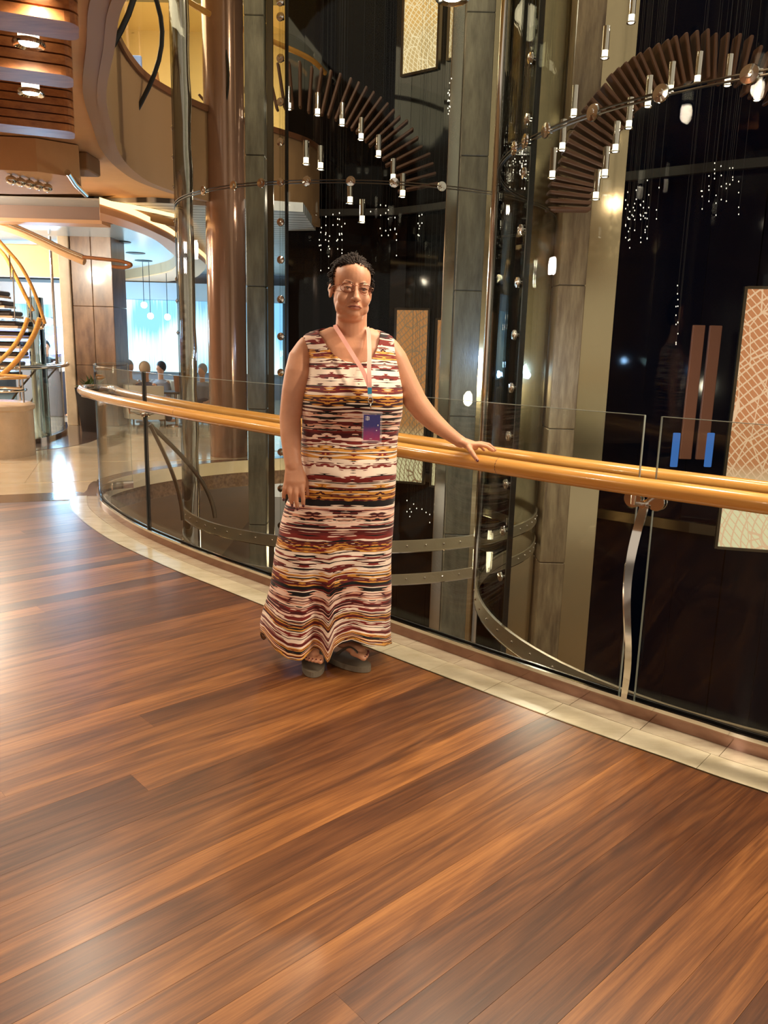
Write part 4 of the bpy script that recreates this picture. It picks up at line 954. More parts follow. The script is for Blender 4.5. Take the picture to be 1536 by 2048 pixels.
he((0, -.1025, -.0385), (.0105, .0085, .0080))                 # nose tip
he((0, -.073, -.058), (.026, .014, .017))                      # muzzle
he((0, -.0865, -.0575), (.0215, .0055, .0042)); he((0, -.0850, -.0685), (.0185, .0060, .0050))
he((-.024, -.076, -.0635), (.007, .006, .006)); he((.024, -.076, -.0635), (.007, .006, .006))
# viewer-left arm hanging, hand on the thigh
cap(B, [wp(612, 692, 3.08), wp(602, 714, 3.075), wp(598, 744, 3.06), wp(591, 783, 3.05), wp(584, 814, 3.04), wp(580.5, 834, 3.03), wp(581.5, 868, 3.01), wp(583.5, 905, 2.985), wp(587, 930, 2.97)],
    [.036, .047, .0535, .0525, .045, .0405, .0400, .0340, .0325], 26)
def finger(pts, r0, r1):
    n_ = len(pts); cap(B, pts, [r0+(r1-r0)*i/(n_-1) for i in range(n_)], 12)
Yh = 2.955
cap(B, [wp(587, 928, Yh+.012), wp(589, 945, Yh+.004), wp(590, 962, Yh), wp(590, 976, Yh+.004)], [.032, .038, .0425, .040], 22, flat=.52, upv=(0, 1, 0))
finger([wp(573, 962, Yh), wp(569.5, 976, Yh-.006), wp(567.5, 988, Yh), wp(567.5, 997, Yh+.01)], .0100, .0074)
finger([wp(582, 966, Yh-.004), wp(579.5, 984, Yh-.014), wp(581.5, 998, Yh-.006), wp(584, 1008, Yh+.008)], .0106, .0080)
finger([wp(592, 968, Yh-.006), wp(592, 986, Yh-.016), wp(593, 1003, Yh-.010), wp(594.5, 1015, Yh+.006)], .0108, .0082)
finger([wp(603, 966, Yh-.004), wp(605, 983, Yh-.014), wp(606.5, 998, Yh-.008), wp(606.5, 1009, Yh+.004)], .0106, .0080)
finger([wp(606, 948, Yh+.012), wp(612, 962, Yh+.02), wp(614.5, 976, Yh+.022), wp(616.5, 989, Yh+.024)], .0110, .0082)
# other arm reaching to the handrail
i_r = min(range(len(fr)), key=lambda i: abs((768+FPX*(fr[i]-CAM).dot(RT)/(fr[i]-CAM).dot(FW))-950)); RP = fr[i_r]; RTg = (fr[i_r+1]-fr[i_r-1]).normalized(); RN = Vector((-RTg.y, RTg.x, 0))
YW = RP.y; print('rail at hand', RP, 'dir', RTg)
Ys = lambda u: 3.09+(YW+.03-3.09)*u
cap(B, [wp(778, 694, Ys(0)), wp(790, 716, Ys(.08)), wp(801, 743, Ys(.2)), wp(816, 776, Ys(.33)), wp(831, 803, Ys(.45)), wp(848, 825, Ys(.58)), wp(869, 845, Ys(.72)), wp(893, 864, Ys(.86)), wp(914, 879, Ys(.97)), wp(922, 884, Ys(1))],
    [.038, .045, .0475, .0480, .0455, .0430, .0370, .0290, .0245, .0240], 26)
hb = RP+Vector((0, 0, .0325))                         # top of the rail under the palm
def onp(x, y, dY): return wp(x, y, YW+dY)
cap(B, [onp(918, 881, .03), onp(932, 887, .02), onp(945, 891, .02)], [.024, .0285, .0270], 20, flat=.70, upv=(0, 0, 1))
finger([onp(936, 893, .0), onp(943, 903, -.028), onp(949, 913, -.036), onp(954, 919.5, -.036)], .0118, .0084)       # thumb over the front
finger([onp(945, 890, .0), onp(961, 889.5, -.004), onp(975, 893, -.004), onp(986, 901, -.002)], .0098, .0074)          # index
finger([onp(944, 888, .02), onp(962, 886.5, .024), onp(978, 889.5, .028), onp(990, 900, .03)], .0100, .0074)           # middle
finger([onp(942, 888, .04), onp(958, 887, .05), onp(972, 891, .056), onp(980, 899, .058)], .0096, .0070)               # ring
finger([onp(940, 889, .055), onp(952, 889, .07), onp(962, 893, .078), onp(968, 900, .08)], .0086, .0064)               # little
# legs and feet
FL = atz(627, 1338, .03); FR = atz(731, 1328, .03)
def foot(toe, dirv, side):
    d = Vector((dirv[0], dirv[1], 0)).normalized(); s_ = Vector((-d.y, d.x, 0))*side; z0 = .030
    heel = toe-d*.205
    cap(B, [heel+z*(z0+.028), toe-d*.15+z*(z0+.036), toe-d*.09+z*(z0+.030), toe-d*.045+z*(z0+.020)], [.028, .031, .033, .034], 20, flat=.72, upv=(0, 0, 1))
    for k, (lat, ln, r_) in enumerate(((.028, .012, .0125), (.010, .010, .0088), (-.004, .004, .0082), (-.017, -.004, .0078), (-.029, -.014, .0072))):
        finger([toe-d*.05+s_*lat*.8+z*(z0+.012), toe+d*(ln-.018)+s_*lat+z*(z0+.013), toe+d*ln+s_*lat+z*(z0+.008)], r_*1.05, r_)
    return heel, d, s_
h1, d1, s1 = foot(FL, (.10, -1), 1); h2, d2, s2 = foot(FR, (.80, -.60), -1)
cap(B, [wp(652, 1090, 3.10), wp(646, 1180, 3.12), h1+d1*.03+z*.28, h1+d1*.03+z*.10], [.085, .06, .048, .036], 20)
cap(B, [wp(690, 1090, 3.10), wp(690, 1180, 3.12), h2+d2*.03+z*.28, h2+d2*.03+z*.10], [.085, .06, .048, .036], 20)
solid('body', B, M_SKIN, woman, .0030, 6, .5)
# eyes, lips, brows
M_EYE = mat('eye_white', rgb(178, 160, 152), .3, coat=.3); M_IRIS = mat('iris', rgb(44, 38, 36), .2, coat=.6); M_LIP = mat('lip', rgb(176, 104, 88), .4); M_BROW = mat('brow_hair', rgb(120, 84, 66), .7)
M_NAIL = mat('dark_red_nail', rgb(84, 22, 34), .18, coat=.8)
for s_ in (-1, 1):
    e_ = obj('eye', MB().ell(H(s_*.031, -.0655, -.001), (.0125, .0125, .0115), HA, 16, 10), M_EYE, woman, smooth=True)
    obj('iris', MB().ell(H(s_*.031-.001, -.0755, -.001), (.0054, .0032, .0054), HA, 14, 8), M_IRIS, e_, smooth=True)
    obj('eyelash', MB().tube([H(s_*.016, -.0795, .0005), H(s_*.025, -.0815, .0042), H(s_*.034, -.0805, .0042), H(s_*.0445, -.0755, .0005)], [.0008, .0018, .0020, .0008], 8), mat('lash', rgb(50, 34, 30), .7), e_, smooth=True)
    obj('eyebrow', MB().tube([H(s_*.012, -.0830, .0185), H(s_*.024, -.0815, .0240), H(s_*.038, -.0765, .0245), H(s_*.050, -.066, .0190)], [.0012, .0022, .0020, .0008], 8), M_BROW, woman, smooth=True)
obj('lips', MB().tube([H(-.026, -.0785, -.0655), H(-.012, -.0880, -.0605), H(0, -.0915, -.0600), H(.012, -.0880, -.0605), H(.026, -.0785, -.0650)], [.0008, .0022, .0026, .0022, .0008], 8)
    .tube([H(-.022, -.0800, -.0675), H(-.010, -.0880, -.0685), H(0, -.0905, -.0690), H(.010, -.0880, -.0685), H(.022, -.0800, -.0670)], [.0008, .0024, .0030, .0024, .0008], 8), M_LIP, woman, smooth=True)
obj('lip_line', MB().tube([H(-.027, -.0790, -.0665), H(-.012, -.0905, -.0640), H(0, -.0935, -.0636), H(.012, -.0905, -.0640), H(.027, -.0790, -.0660)], [.0005, .0009, .0010, .0009, .0005], 6), mat('lip_shadow', rgb(96, 48, 42), .6), woman, smooth=True)
for s_ in (-1, 1): obj('nostril', MB().ell(H(s_*.0065, -.1000, -.0455), (.0034, .0036, .0016), HA, 8, 6), bpy.data.materials['lip_shadow'], woman, smooth=True)
def nail(p, d, up, r=.0050):
    d = Vector(d).normalized(); u_ = Vector(up); u_ = (u_-d*u_.dot(d)).normalized(); obj('nail', MB().ell(p, (r, .0064, .0022), (d.cross(u_), d, u_), 10, 6), M_NAIL, woman, smooth=True)
for (x, y, dy) in ((567.3, 999.5, .002), (584.3, 1011, 0), (594.8, 1018, -.003), (606.6, 1012, -.004)): nail(wp(x, y, Yh+dy-.004), (0, .1, -1), (0, -1, -.2))
nail(onp(955, 921, -.043), (.6, 0, -.7), (0, -1, .3), .0056)
for f_, d, s_, in ((FL, d1, s1), (FR, d2, s2)):
    for lat, ln in ((.028, .015), (.010, .013), (-.004, .007), (-.017, -.001), (-.029, -.011)): nail(f_+d*(ln+.001)+s_*lat+z*(.030+.0175-abs(lat)*.05), d, z, .0048 if lat > .02 else .0034)
# ---- hair: swept-back short curls
M_HAIR = mat('dark_hair', rgb(52, 38, 30), .75, spec=.2, c2=rgb(28, 20, 17), vscale=60, vstretch=(1, 1, 1), bump=.5, bscale=160)
hm = MB(); nu, nv = 96, 60; rh = random.Random(9)
def hairr(th, ph):
    d = Vector((cos(ph)*cos(th), cos(ph)*sin(th), sin(ph)))
    nz = noise.noise(d*9.0)*.006+noise.noise(d*22.0)*.0045
    ridge = abs(noise.noise(Vector((d.x*16, d.y*3, d.z*9))))*.010
    return d, nz+ridge
vs = []; keep = {}
for j in range(nv+1):
    ph = -pi*.30+(pi*.80)*j/nv
    for k in range(nu):
        th = 2*pi*k/nu; d, dz = hairr(th, ph); c = Vector((0, .016, .036)); r_ = Vector((.0755, .099, .0890))
        p = Vector((c.x+d.x*(r_.x+dz), c.y+d.y*(r_.y+dz), c.z+d.z*(r_.z+dz*1.2))); vs.append(H(*p))
        lim = .068+.020*(1-min(1, abs(p.x)/.062)**2)    # hairline on the forehead
        face = p.y < -.012-.0*abs(p.x) and p.z < lim-.55*max(0, -.0)+(.0 if p.y < -.04 else (-.04-p.y)*-2.2)
        side = p.y < -.016 and p.z < .036
        low = (p.z < -.030 and p.y < .050) or (p.z < .002 and p.y < .026)
        keep[j*nu+k] = not (face or side or low)
fs = []
for j in range(nv):
    for k in range(nu):
        q = (j*nu+k, j*nu+(k+1) % nu, (j+1)*nu+(k+1) % nu, (j+1)*nu+k)
        if all(keep[i] for i in q): fs.append(q)
hm.add(vs, fs)
for _ in range(800):     # tufts
    th = rh.uniform(0, 2*pi); ph = rh.uniform(-.55, 1.45); d = Vector((cos(ph)*cos(th), cos(ph)*sin(th), sin(ph)))
    p = Vector((d.x*.0775, .016+d.y*.1010, .036+d.z*.0900))
    lim = .070+.020*(1-min(1, abs(p.x)/.062)**2)
    if p.y < -.012 and p.z < lim: continue
    if p.y < -.014 and p.z < .036: continue
    if (p.z < -.025 and p.y < .055) or (p.z < .004 and p.y < .030): continue
    back = Vector((d.x*.15, 1, -.25)); back = (back-d*back.dot(d)).normalized()*rh.uniform(.016, .034); up = d*rh.uniform(.0, .006)
    sd = Vector((rh.uniform(-.008, .008), 0, rh.uniform(-.008, .008)))
    w_ = rh.uniform(.0016, .0030)
    hm.tube([H(*(p-back*.4-d*.003)), H(*(p+up+sd*.5)), H(*(p+back*.8+up*.6+sd)), H(*(p+back*1.2-d*.004+sd*1.4))], [w_*.6, w_, w_*.9, w_*.25], 5)
hr = obj('hair', hm, M_HAIR, woman, smooth=True)
# ---- glasses
gl_ = MB(); M_GOLD = mat('rose_gold_wire', rgb(160, 108, 90), .25, 1.0)
for s_ in (-1, 1):
    loop = []
    for k in range(25):
        a = 2*pi*k/24; x = s_*.0335+.0245*cos(a); zz = .0005+.0175*sin(a)*(1-.12*cos(a)*s_); loop.append(H(x, -.0935+.35*abs(x)**1.5*3.2, zz))
    gl_.tube(loop[0:25], .0015, 6, caps=False)
    gl_.tube([H(s_*.058, -.083, .008), H(s_*.066, -.074, .009), H(s_*.077, -.03, .006), H(s_*.0800, .008, .002)], .0012, 6)
gl_.tube([H(-.0100, -.0955, .006), H(-.005, -.0975, .010), H(.005, -.0975, .010), H(.0100, -.0955, .006)], .0010, 6)
sp = obj('spectacles', gl_, M_GOLD, woman, smooth=True)
for s_ in (-1, 1):
    c = H(s_*.0335, -.0935+.35*.0335**1.5*3.2, .0005); pts = [H(s_*.0335+.024*cos(2*pi*k/24), -.0935+.35*abs(s_*.0335+.024*cos(2*pi*k/24))**1.5*3.2, .0005+.017*sin(2*pi*k/24)) for k in range(24)]
    back = HY*.0012; obj('lens', MB().add([c]+pts+[c+back]+[p+back for p in pts], [(0, 1+(k+1) % 24, 1+k) for k in range(24)]+[(25, 26+k, 26+(k+1) % 24) for k in range(24)]+[(1+k, 1+(k+1) % 24, 26+(k+1) % 24, 26+k) for k in range(24)]), glassmat('lens_glass', (.96, .95, .95, 1), 1.3, 0, (.3, .3, .3, 1)), sp)

# ---- the dress
def dressmat():
    M = bpy.data.materials.new('ikat_stripe_jersey'); M.use_nodes = True; nt = M.node_tree; N = nt.nodes; L = nt.links; P = N['Principled BSDF']
    uv = N.new('ShaderNodeUVMap'); sp_ = N.new('ShaderNodeSeparateXYZ'); L.new(uv.outputs[0], sp_.inputs[0])
    # mirror the motif sideways every 0.34 m
    pp = N.new('ShaderNodeMath'); pp.operation = 'PINGPONG'; pp.inputs[1].default_value = .17; L.new(sp_.outputs[0], pp.inputs[0])
    def ns(su, sv, det, off=0.0):
        c = N.new('ShaderNodeCombineXYZ'); a = N.new('ShaderNodeMath'); a.operation = 'MULTIPLY_ADD'; a.inputs[1].default_value = su; a.inputs[2].default_value = off; L.new(pp.outputs[0], a.inputs[0])
        b = N.new('ShaderNodeMath'); b.operation = 'MULTIPLY'; b.inputs[1].default_value = sv; L.new(sp_.outputs[1], b.inputs[0])
        L.new(a.outputs[0], c.inputs[0]); L.new(b.outputs[0], c.inputs[1]); x = N.new('ShaderNodeTexNoise'); x.noise_dimensions = '2D'; x.inputs['Scale'].default_value = 1; x.inputs['Detail'].default_value = det; L.new(c.outputs[0], x.inputs[0]); return x.outputs[0]
    n1 = ns(9, 7, 1); n2 = ns(14, 130, 1, 5.3); n3 = ns(7, 60, 1, 9.1)
    def ma(a, mul, add):
        x = N.new('ShaderNodeMath'); x.operation = 'MULTIPLY_ADD'; x.inputs[1].default_value = mul; L.new(a, x.inputs[0])
        if isinstance(add, float): x.inputs[2].default_value = add
        else: L.new(add, x.inputs[2])
        return x.outputs[0]
    t = ma(sp_.outputs[1], 1/.365, -.04); t = ma(n1, .08, t); t = ma(n2, .075, t); t = ma(n3, .10, t)
    fr_ = N.new('ShaderNodeMath'); fr_.operation = 'FRACT'; L.new(t, fr_.inputs[0])
    rp = N.new('ShaderNodeValToRGB'); cr = rp.color_ramp; cr.interpolation = 'CONSTANT'
    K = rgb(18, 13, 16); MR = rgb(126, 36, 30); CRM = rgb(246, 226, 206); GD = rgb(222, 158, 70); BR = rgb(74, 22, 24); SAL = rgb(226, 166, 138); PK = rgb(242, 206, 186)
    seq = [(0, K), (.088, BR), (.096, GD), (.125, BR), (.145, GD), (.185, MR), (.215, GD), (.25, CRM), (.29, BR), (.305, MR), (.35, CRM), (.42, MR), (.455, CRM), (.50, BR), (.515, GD), (.545, MR), (.57, GD), (.60, BR), (.615, CRM), (.66, MR), (.70, PK), (.75, BR), (.79, MR), (.82, PK), (.85, K), (.87, SAL), (.905, BR), (.925, PK), (.965, SAL), (.985, K)]
    e = cr.elements; e[0].position = 0; e[0].color = seq[0][1]; e[1].position = seq[1][0]; e[1].color = seq[1][1]
    for p_, c_ in seq[2:]:
        x = e.new(p_); x.color = c_
    L.new(fr_.outputs[0], rp.inputs[0])
    prev = rp.outputs[0]
    for (su, sv, of_, thr, colr) in ((4, 120, 2.2, .33, rgb(104, 30, 28)), (5, 105, 7.7, .31, rgb(18, 13, 16)), (5, 120, 4.1, .34, rgb(246, 226, 206))):
        nn_ = ns(su, sv, 0, of_); g = N.new('ShaderNodeMath'); g.operation = 'LESS_THAN'; g.inputs[1].default_value = thr; L.new(nn_, g.inputs[0])
        m_ = N.new('ShaderNodeMix'); m_.data_type = 'RGBA'; L.new(g.outputs[0], m_.inputs[0]); L.new(prev, m_.inputs[6]); m_.inputs[7].default_value = colr; prev = m_.outputs[2]
    L.new(prev, P.inputs['Base Color'])
    P.inputs['Roughness'].default_value = .7; P.inputs['Sheen Weight'].default_value = .15; P.inputs['Specular IOR Level'].default_value = .25
    return M
drow = [(1318, 521, 783), (1290, 523, 783), (1250, 529, 782), (1200, 537, 781), (1150, 545, 782), (1100, 552, 784), (1050, 561, 787), (1010, 571, 789), (975, 590, 791), (940, 601, 793), (900, 603, 794), (870, 604, 796), (850, 605, 799), (830, 604, 804), (805, 604, 806), (785, 608, 806), (765, 614, 803), (745, 617, 799), (722, 618, 796), (705, 615, 794), (690, 609, 792), (680, 605, 790), (672, 606, 788), (667, 614, 782), (662, 630, 768), (658, 645, 756)]
ddep = [.165, .163, .158, .152, .150, .148, .147, .147, .150, .158, .154, .150, .150, .156, .164, .168, .164, .152, .134, .118, .104, .094, .086, .078, .072, .066]
dcy = [3.14, 3.14, 3.135, 3.13, 3.12, 3.115, 3.11, 3.10, 3.10, 3.09, 3.09, 3.09, 3.085, 3.08, 3.075, 3.07, 3.07, 3.075, 3.085, 3.09, 3.09, 3.09, 3.09, 3.09, 3.09, 3.09]
NR = 260; NA = 360
zs = []; XL = []; XR = []
for (py_, xl, xr), cy_ in zip(drow, dcy):
    a = wp(xl, py_, cy_); b = wp(xr, py_, cy_); zs.append((a.z+b.z)/2); XL.append(a.x); XR.append(b.x)
zz = np.linspace(zs[0], zs[-1], NR)
def smooth_i(y):
    v = np.interp(zz, zs, y)
    for _ in range(6): v[1:-1] = (v[:-2]+2*v[1:-1]+v[2:])/4
    return v
iXL, iXR, iD, iC = smooth_i(XL), smooth_i(XR), smooth_i(ddep), smooth_i(dcy)
def gsn(x, c, s_): return math.exp(-((x-c)/s_)**2)
hx = [wp(x, 1300, 2.98).x for x in (521, 548, 575, 605, 626, 645, 657, 668, 684, 704, 728, 750, 770, 784)]
hz = [wp(x, y, 2.98).z for x, y in ((521, 1288), (548, 1306), (575, 1318), (605, 1315), (626, 1303), (645, 1306), (657, 1324), (668, 1294), (684, 1286), (704, 1282), (728, 1288), (750, 1298), (770, 1311), (784, 1313))]
hz = [max(h_, .012) for h_ in hz]
dv = []; duv = []; ztop = zz[-1]
XC = wp(653, 1250, 3.0).x
for j in range(NR):
    u = 1-(zz[j]-zz[0])/(ztop-zz[0]); low = max(0.0, (u-.50)/.50)     # 1 at the hem
    for k in range(NA):
        th = 2*pi*k/NA; ct, st_ = cos(th), sin(th); cx = (iXL[j]+iXR[j])/2; hw = (iXR[j]-iXL[j])/2; e = .90
        x = cx+hw*math.copysign(abs(ct)**e, ct); y = iC[j]+iD[j]*math.copysign(abs(st_)**e, st_); front = max(0.0, -st_)
        xr_ = (x-cx)/hw
        # folds
        f = 0.0
        f += low**1.1*(.030*sin(xr_*6.5+1.2)+.012*sin(xr_*13+2.0))*front**.5
        ridge = gsn(x, XC+.006+.02*(1-low), .030+.01*(1-low))*low**.9
        f -= .050*ridge*front
        f += .030*gsn(x, XC-.050, .026)*low*front
        bust = (gsn(zz[j], wp(0, 782).z, .085))*(gsn(x, wp(663, 780).x, .085)+gsn(x, wp(747, 780).x, .085))
        f -= .036*bust*front
        belly = gsn(zz[j], wp(0, 925).z, .13); f -= .022*belly*front*(1-xr_*xr_)
        cre = gsn(zz[j], wp(0, 848).z+.05*xr_*xr_, .016)*(.5+.5*abs(xr_)); f += .012*cre*front
        f += .0035*noise.noise(Vector((x*9, zz[j]*22, 3)))*front*2
        if st_ > 0: f = .018*low*sin(th*9)*-1
        y += f
        x += low*.006*sin(zz[j]*16+3)*abs(ct)
        # hem line
        zt = np.interp(x, hx, hz) if st_ < 0.25 else .075
        if st_ < .25 and st_ > -.12: kk = (st_+.12)/.37; zt = zt*(1-kk)+.075*kk
        z_ = zz[j]+(zt-zz[0])*max(0.0, 1-(zz[j]-zz[0])/.62)**1.7
        dv.append((x, y, z_)); arcx = hw*(th-pi*1.5)*.9 if False else x*1.0
        g_ = (zz[j]-zz[0])
        # fabric height: stripes arch with the cloth
        sag = .030*gsn(x, XC+.13, .10)*low**.8-.022*gsn(x, XC-.01, .05)*low-.012*xr_*xr_
        duv.append(((xr_+1)*.5*(.60+.0*low)+(0 if st_ < 0 else .3), g_*(1+.10*low)-sag*.6))
faces = []
nx = [(637, 658), (641, 668), (647, 680), (655, 693), (667, 706), (683, 717), (700, 723), (717, 725), (732, 722), (744, 714), (752, 700), (757, 684), (758, 670), (757, 658)]
ncx = [wp(x, y, 3.0).x for x, y in nx]; ncz = [wp(x, y, 3.0).z for x, y in nx]
def cutneck(p):
    x, y, zz_ = p
    if y > 3.10: return zz_ > ztop-.006 and False
    if not (ncx[0] < x < max(ncx)): return False
    lo = None
    for a in range(len(nx)-1):
        if ncx[a] <= x <= ncx[a+1] or ncx[a+1] <= x <= ncx[a]:
            t_ = (x-ncx[a])/(ncx[a+1]-ncx[a]+1e-9); q = ncz[a]+(ncz[a+1]-ncz[a])*t_; lo = q if lo is None else min(lo, q)
    return lo is not None and zz_ > lo
ck = [cutneck(p) for p in dv]
for j in range(NR-1):
    for k in range(NA):
        q = (j*NA+k, j*NA+(k+1) % NA, (j+1)*NA+(k+1) % NA, (j+1)*NA+k)
        if not any(ck[i] for i in q): faces.append(q)
me = bpy.data.meshes.new('dress'); org = np.array(WO[woman.name]); me.from_pydata((np.array(dv)-org).tolist(), [], faces)
uvl = me.uv_layers.new(name='UVMap'); li = np.empty(len(me.loops), dtype=np.int32); me.loops.foreach_get('vertex_index', li)
uvl.data.foreach_set('uv', np.array(duv, dtype=np.float32)[li].ravel())
bm_ = bmesh.new(); bm_.from_mesh(me); bmesh.ops.delete(bm_, geom=[v for v in bm_.verts if not v.link_faces], context='VERTS')
for _ in range(5):
    bv = [v for v in bm_.verts if v.is_boundary and v.co.z > 1.0]; new = {}
    for v in bv:
        nb = [e.other_vert(v) for e in v.link_edges if e.is_boundary]
        if len(nb) == 2: new[v] = (nb[0].co+nb[1].co+v.co*1.0)/3
    for v, c_ in new.items(): v.co = c_
bm_.to_mesh(me); bm_.free(); me.materials.append(dressmat()); me.polygons.foreach_set('use_smooth', [True]*len(me.polygons))
dress = bpy.data.objects.new('dress', me); COL.objects.link(dress); dress.parent = woman; WO[dress.name] = WO[woman.name]
so = dress.modifiers.new('solid', 'SOLIDIFY'); so.thickness = .003; so.offset = -1

# ---- flip-flops
M_SOLE = mat('sole_rubber', rgb(112, 102, 86), .7); M_STRAP = mat('strap_grey', rgb(72, 66, 58), .6)
for f_, d, s_, nm in ((FL, d1, s1, 'left'), (FR, d2, s2, 'right')):
    outl = []
    for k in range(32):
        a = 2*pi*k/32; l_ = cos(a); w_ = sin(a); Lc = -.096+.119*l_; wd = (.047+.006*l_)*(1 if w_ > 0 else 1); outl.append(f_+d*Lc+s_*(w_*wd+.0))
    sd_ = obj('flip_flop', MB().prism([(p.x, p.y) for p in outl], .002, .026), M_SOLE, woman, fixn=True)
    knot = f_-d*.012+s_*.019+z*.034
    for lat in (-1, 1):
        pts = [knot, f_-d*.030+s_*(.019+lat*.012)+z*.062, f_-d*.062+s_*(lat*.030)+z*.066, f_-d*.095+s_*(lat*.040)+z*.046, f_-d*.115+s_*(lat*.046)+z*.026]
        obj('strap', MB().tube(crom(pts, 4), .0105, 10, flat=.32, upv=(0, 0, 1)), M_STRAP, sd_, smooth=True)
    obj('toe_post', MB().tube([knot+z*.012, knot-z*.012], .0042, 8), M_STRAP, sd_, smooth=True)

# ---- lanyard with card holder (worn round her neck, a thing of its own)
lan = thing('lanyard', 'pink lanyard with a blue-violet card in a clear holder hanging on her dress', 'lanyard', wp(741, 880, 2.87))
M_PINK = mat('pink_ribbon', rgb(244, 178, 162), .55)
def ribbon(pts, w_, mt, nm):
    C = crom(pts, 8); mb = MB(); vs = []
    for i, p in enumerate(C):
        t = (C[min(i+1, len(C)-1)]-C[max(i-1, 0)]).normalized(); nrm = Vector((0, -1, .15)); sd = t.cross(nrm).normalized(); nn = sd.cross(t).normalized()
        vs += [p-sd*w_/2+nn*.001, p+sd*w_/2+nn*.001, p+sd*w_/2-nn*.001, p-sd*w_/2-nn*.001]
    n_ = len(C); fs = [(0, 1, 2, 3), tuple(4*(n_-1)+k for k in (3, 2, 1, 0))]+[(4*i+k, 4*i+(k+1) % 4, 4*i+4+(k+1) % 4, 4*i+4+k) for i in range(n_-1) for k in range(4)]
    mb.add(vs, fs); return obj(nm, mb, mt, lan, fixn=True)
ribbon([wp(670, 650, 3.055), wp(673, 657, 3.02), wp(682, 671, 2.985), wp(695, 692, 2.950), wp(711, 718, 2.905), wp(726, 742, 2.872), wp(736, 766, 2.850), wp(739.5, 777, 2.845)], .0155, M_PINK, 'ribbon')
ribbon([wp(734, 655, 3.06), wp(737, 664, 3.02), wp(738, 680, 2.985), wp(739, 710, 2.918), wp(738, 738, 2.875), wp(739, 762, 2.852), wp(739.5, 777, 2.845)], .0155, M_PINK, 'ribbon')
ribbon([wp(739.5, 775, 2.842), wp(739.5, 789, 2.840)], .015, mat('teal_clip', rgb(40, 150, 190), .4), 'teal_buckle')
ribbon([wp(740, 788, 2.840), wp(740.5, 795, 2.838)], .013, mat('white_clip', rgb(235, 230, 225), .4), 'white_loop')
c = wp(741, 801, 2.838); obj('swivel_hook', MB().tube([c+Vector((cos(a)*.0085, 0, sin(a)*.0110)) for a in [2*pi*k/16 for k in range(17)]], .0016, 6, caps=False).tube([wp(741, 806, 2.838), wp(741.5, 819, 2.838)], .0022, 8), M_CHROME, lan, smooth=True)
def quad(x0, y0, x1, y1, Y, th): a = wp(x0, y0, Y); b = wp(x1, y1, Y); return (a+b)/2, (b.x-a.x, th, a.z-b.z)
c, d = quad(724.5, 822, 763.5, 887, 2.842, .004); obj('holder', MB().box(c, d, bev=.001), glassmat('vinyl', (.93, .90, .93, 1), 1.4, .06), lan)
def cardmat():
    M = mat('card_print', rgb(70, 60, 130), .35); nt = M.node_tree; N = nt.nodes; L = nt.links; P = N['Principled BSDF']; tc = N.new('ShaderNodeTexCoord'); s_ = N.new('ShaderNodeSeparateXYZ'); L.new(tc.outputs['Generated'], s_.inputs[0])
    nz = N.new('ShaderNodeTexNoise'); nz.inputs['Scale'].default_value = 5; L.new(tc.outputs['Generated'], nz.inputs[0]); a = N.new('ShaderNodeMath'); a.operation = 'MULTIPLY_ADD'; a.inputs[1].default_value = .3; L.new(nz.outputs[0], a.inputs[0]); L.new(s_.outputs[2], a.inputs[2])
    rp = N.new('ShaderNodeValToRGB'); e = rp.color_ramp.elements; e[0].position = .15; e[0].color = rgb(178, 60, 110); e[1].position = .75; e[1].color = rgb(56, 54, 128); L.new(a.outputs[0], rp.inputs[0]); L.new(rp.outputs[0], P.inputs['Base Color']); return M
c, d = quad(727.5, 829, 759.5, 881, 2.838, .0014); card = obj('card', MB().box(c, d), cardmat(), lan)
# white crown-and-waves emblem printed top left of the card
M_PRINT = mat('white_print', rgb(235, 232, 240), .5); em_ = MB()
for (x0, y0, x1, y1) in ((731, 833, 738.5, 834.2), (731, 836, 738.5, 837.2), (731, 839, 738.5, 840.2), (734.2, 832, 735.3, 841), (737.6, 834, 738.7, 840), (755, 849, 757, 852), (752, 860, 754, 862), (739, 877, 744, 878)):
    cc, dd = quad(x0, y0, x1, y1, 2.8372, .0006); em_.box(cc, dd)
obj('card_emblem', em_, M_PRINT, card)

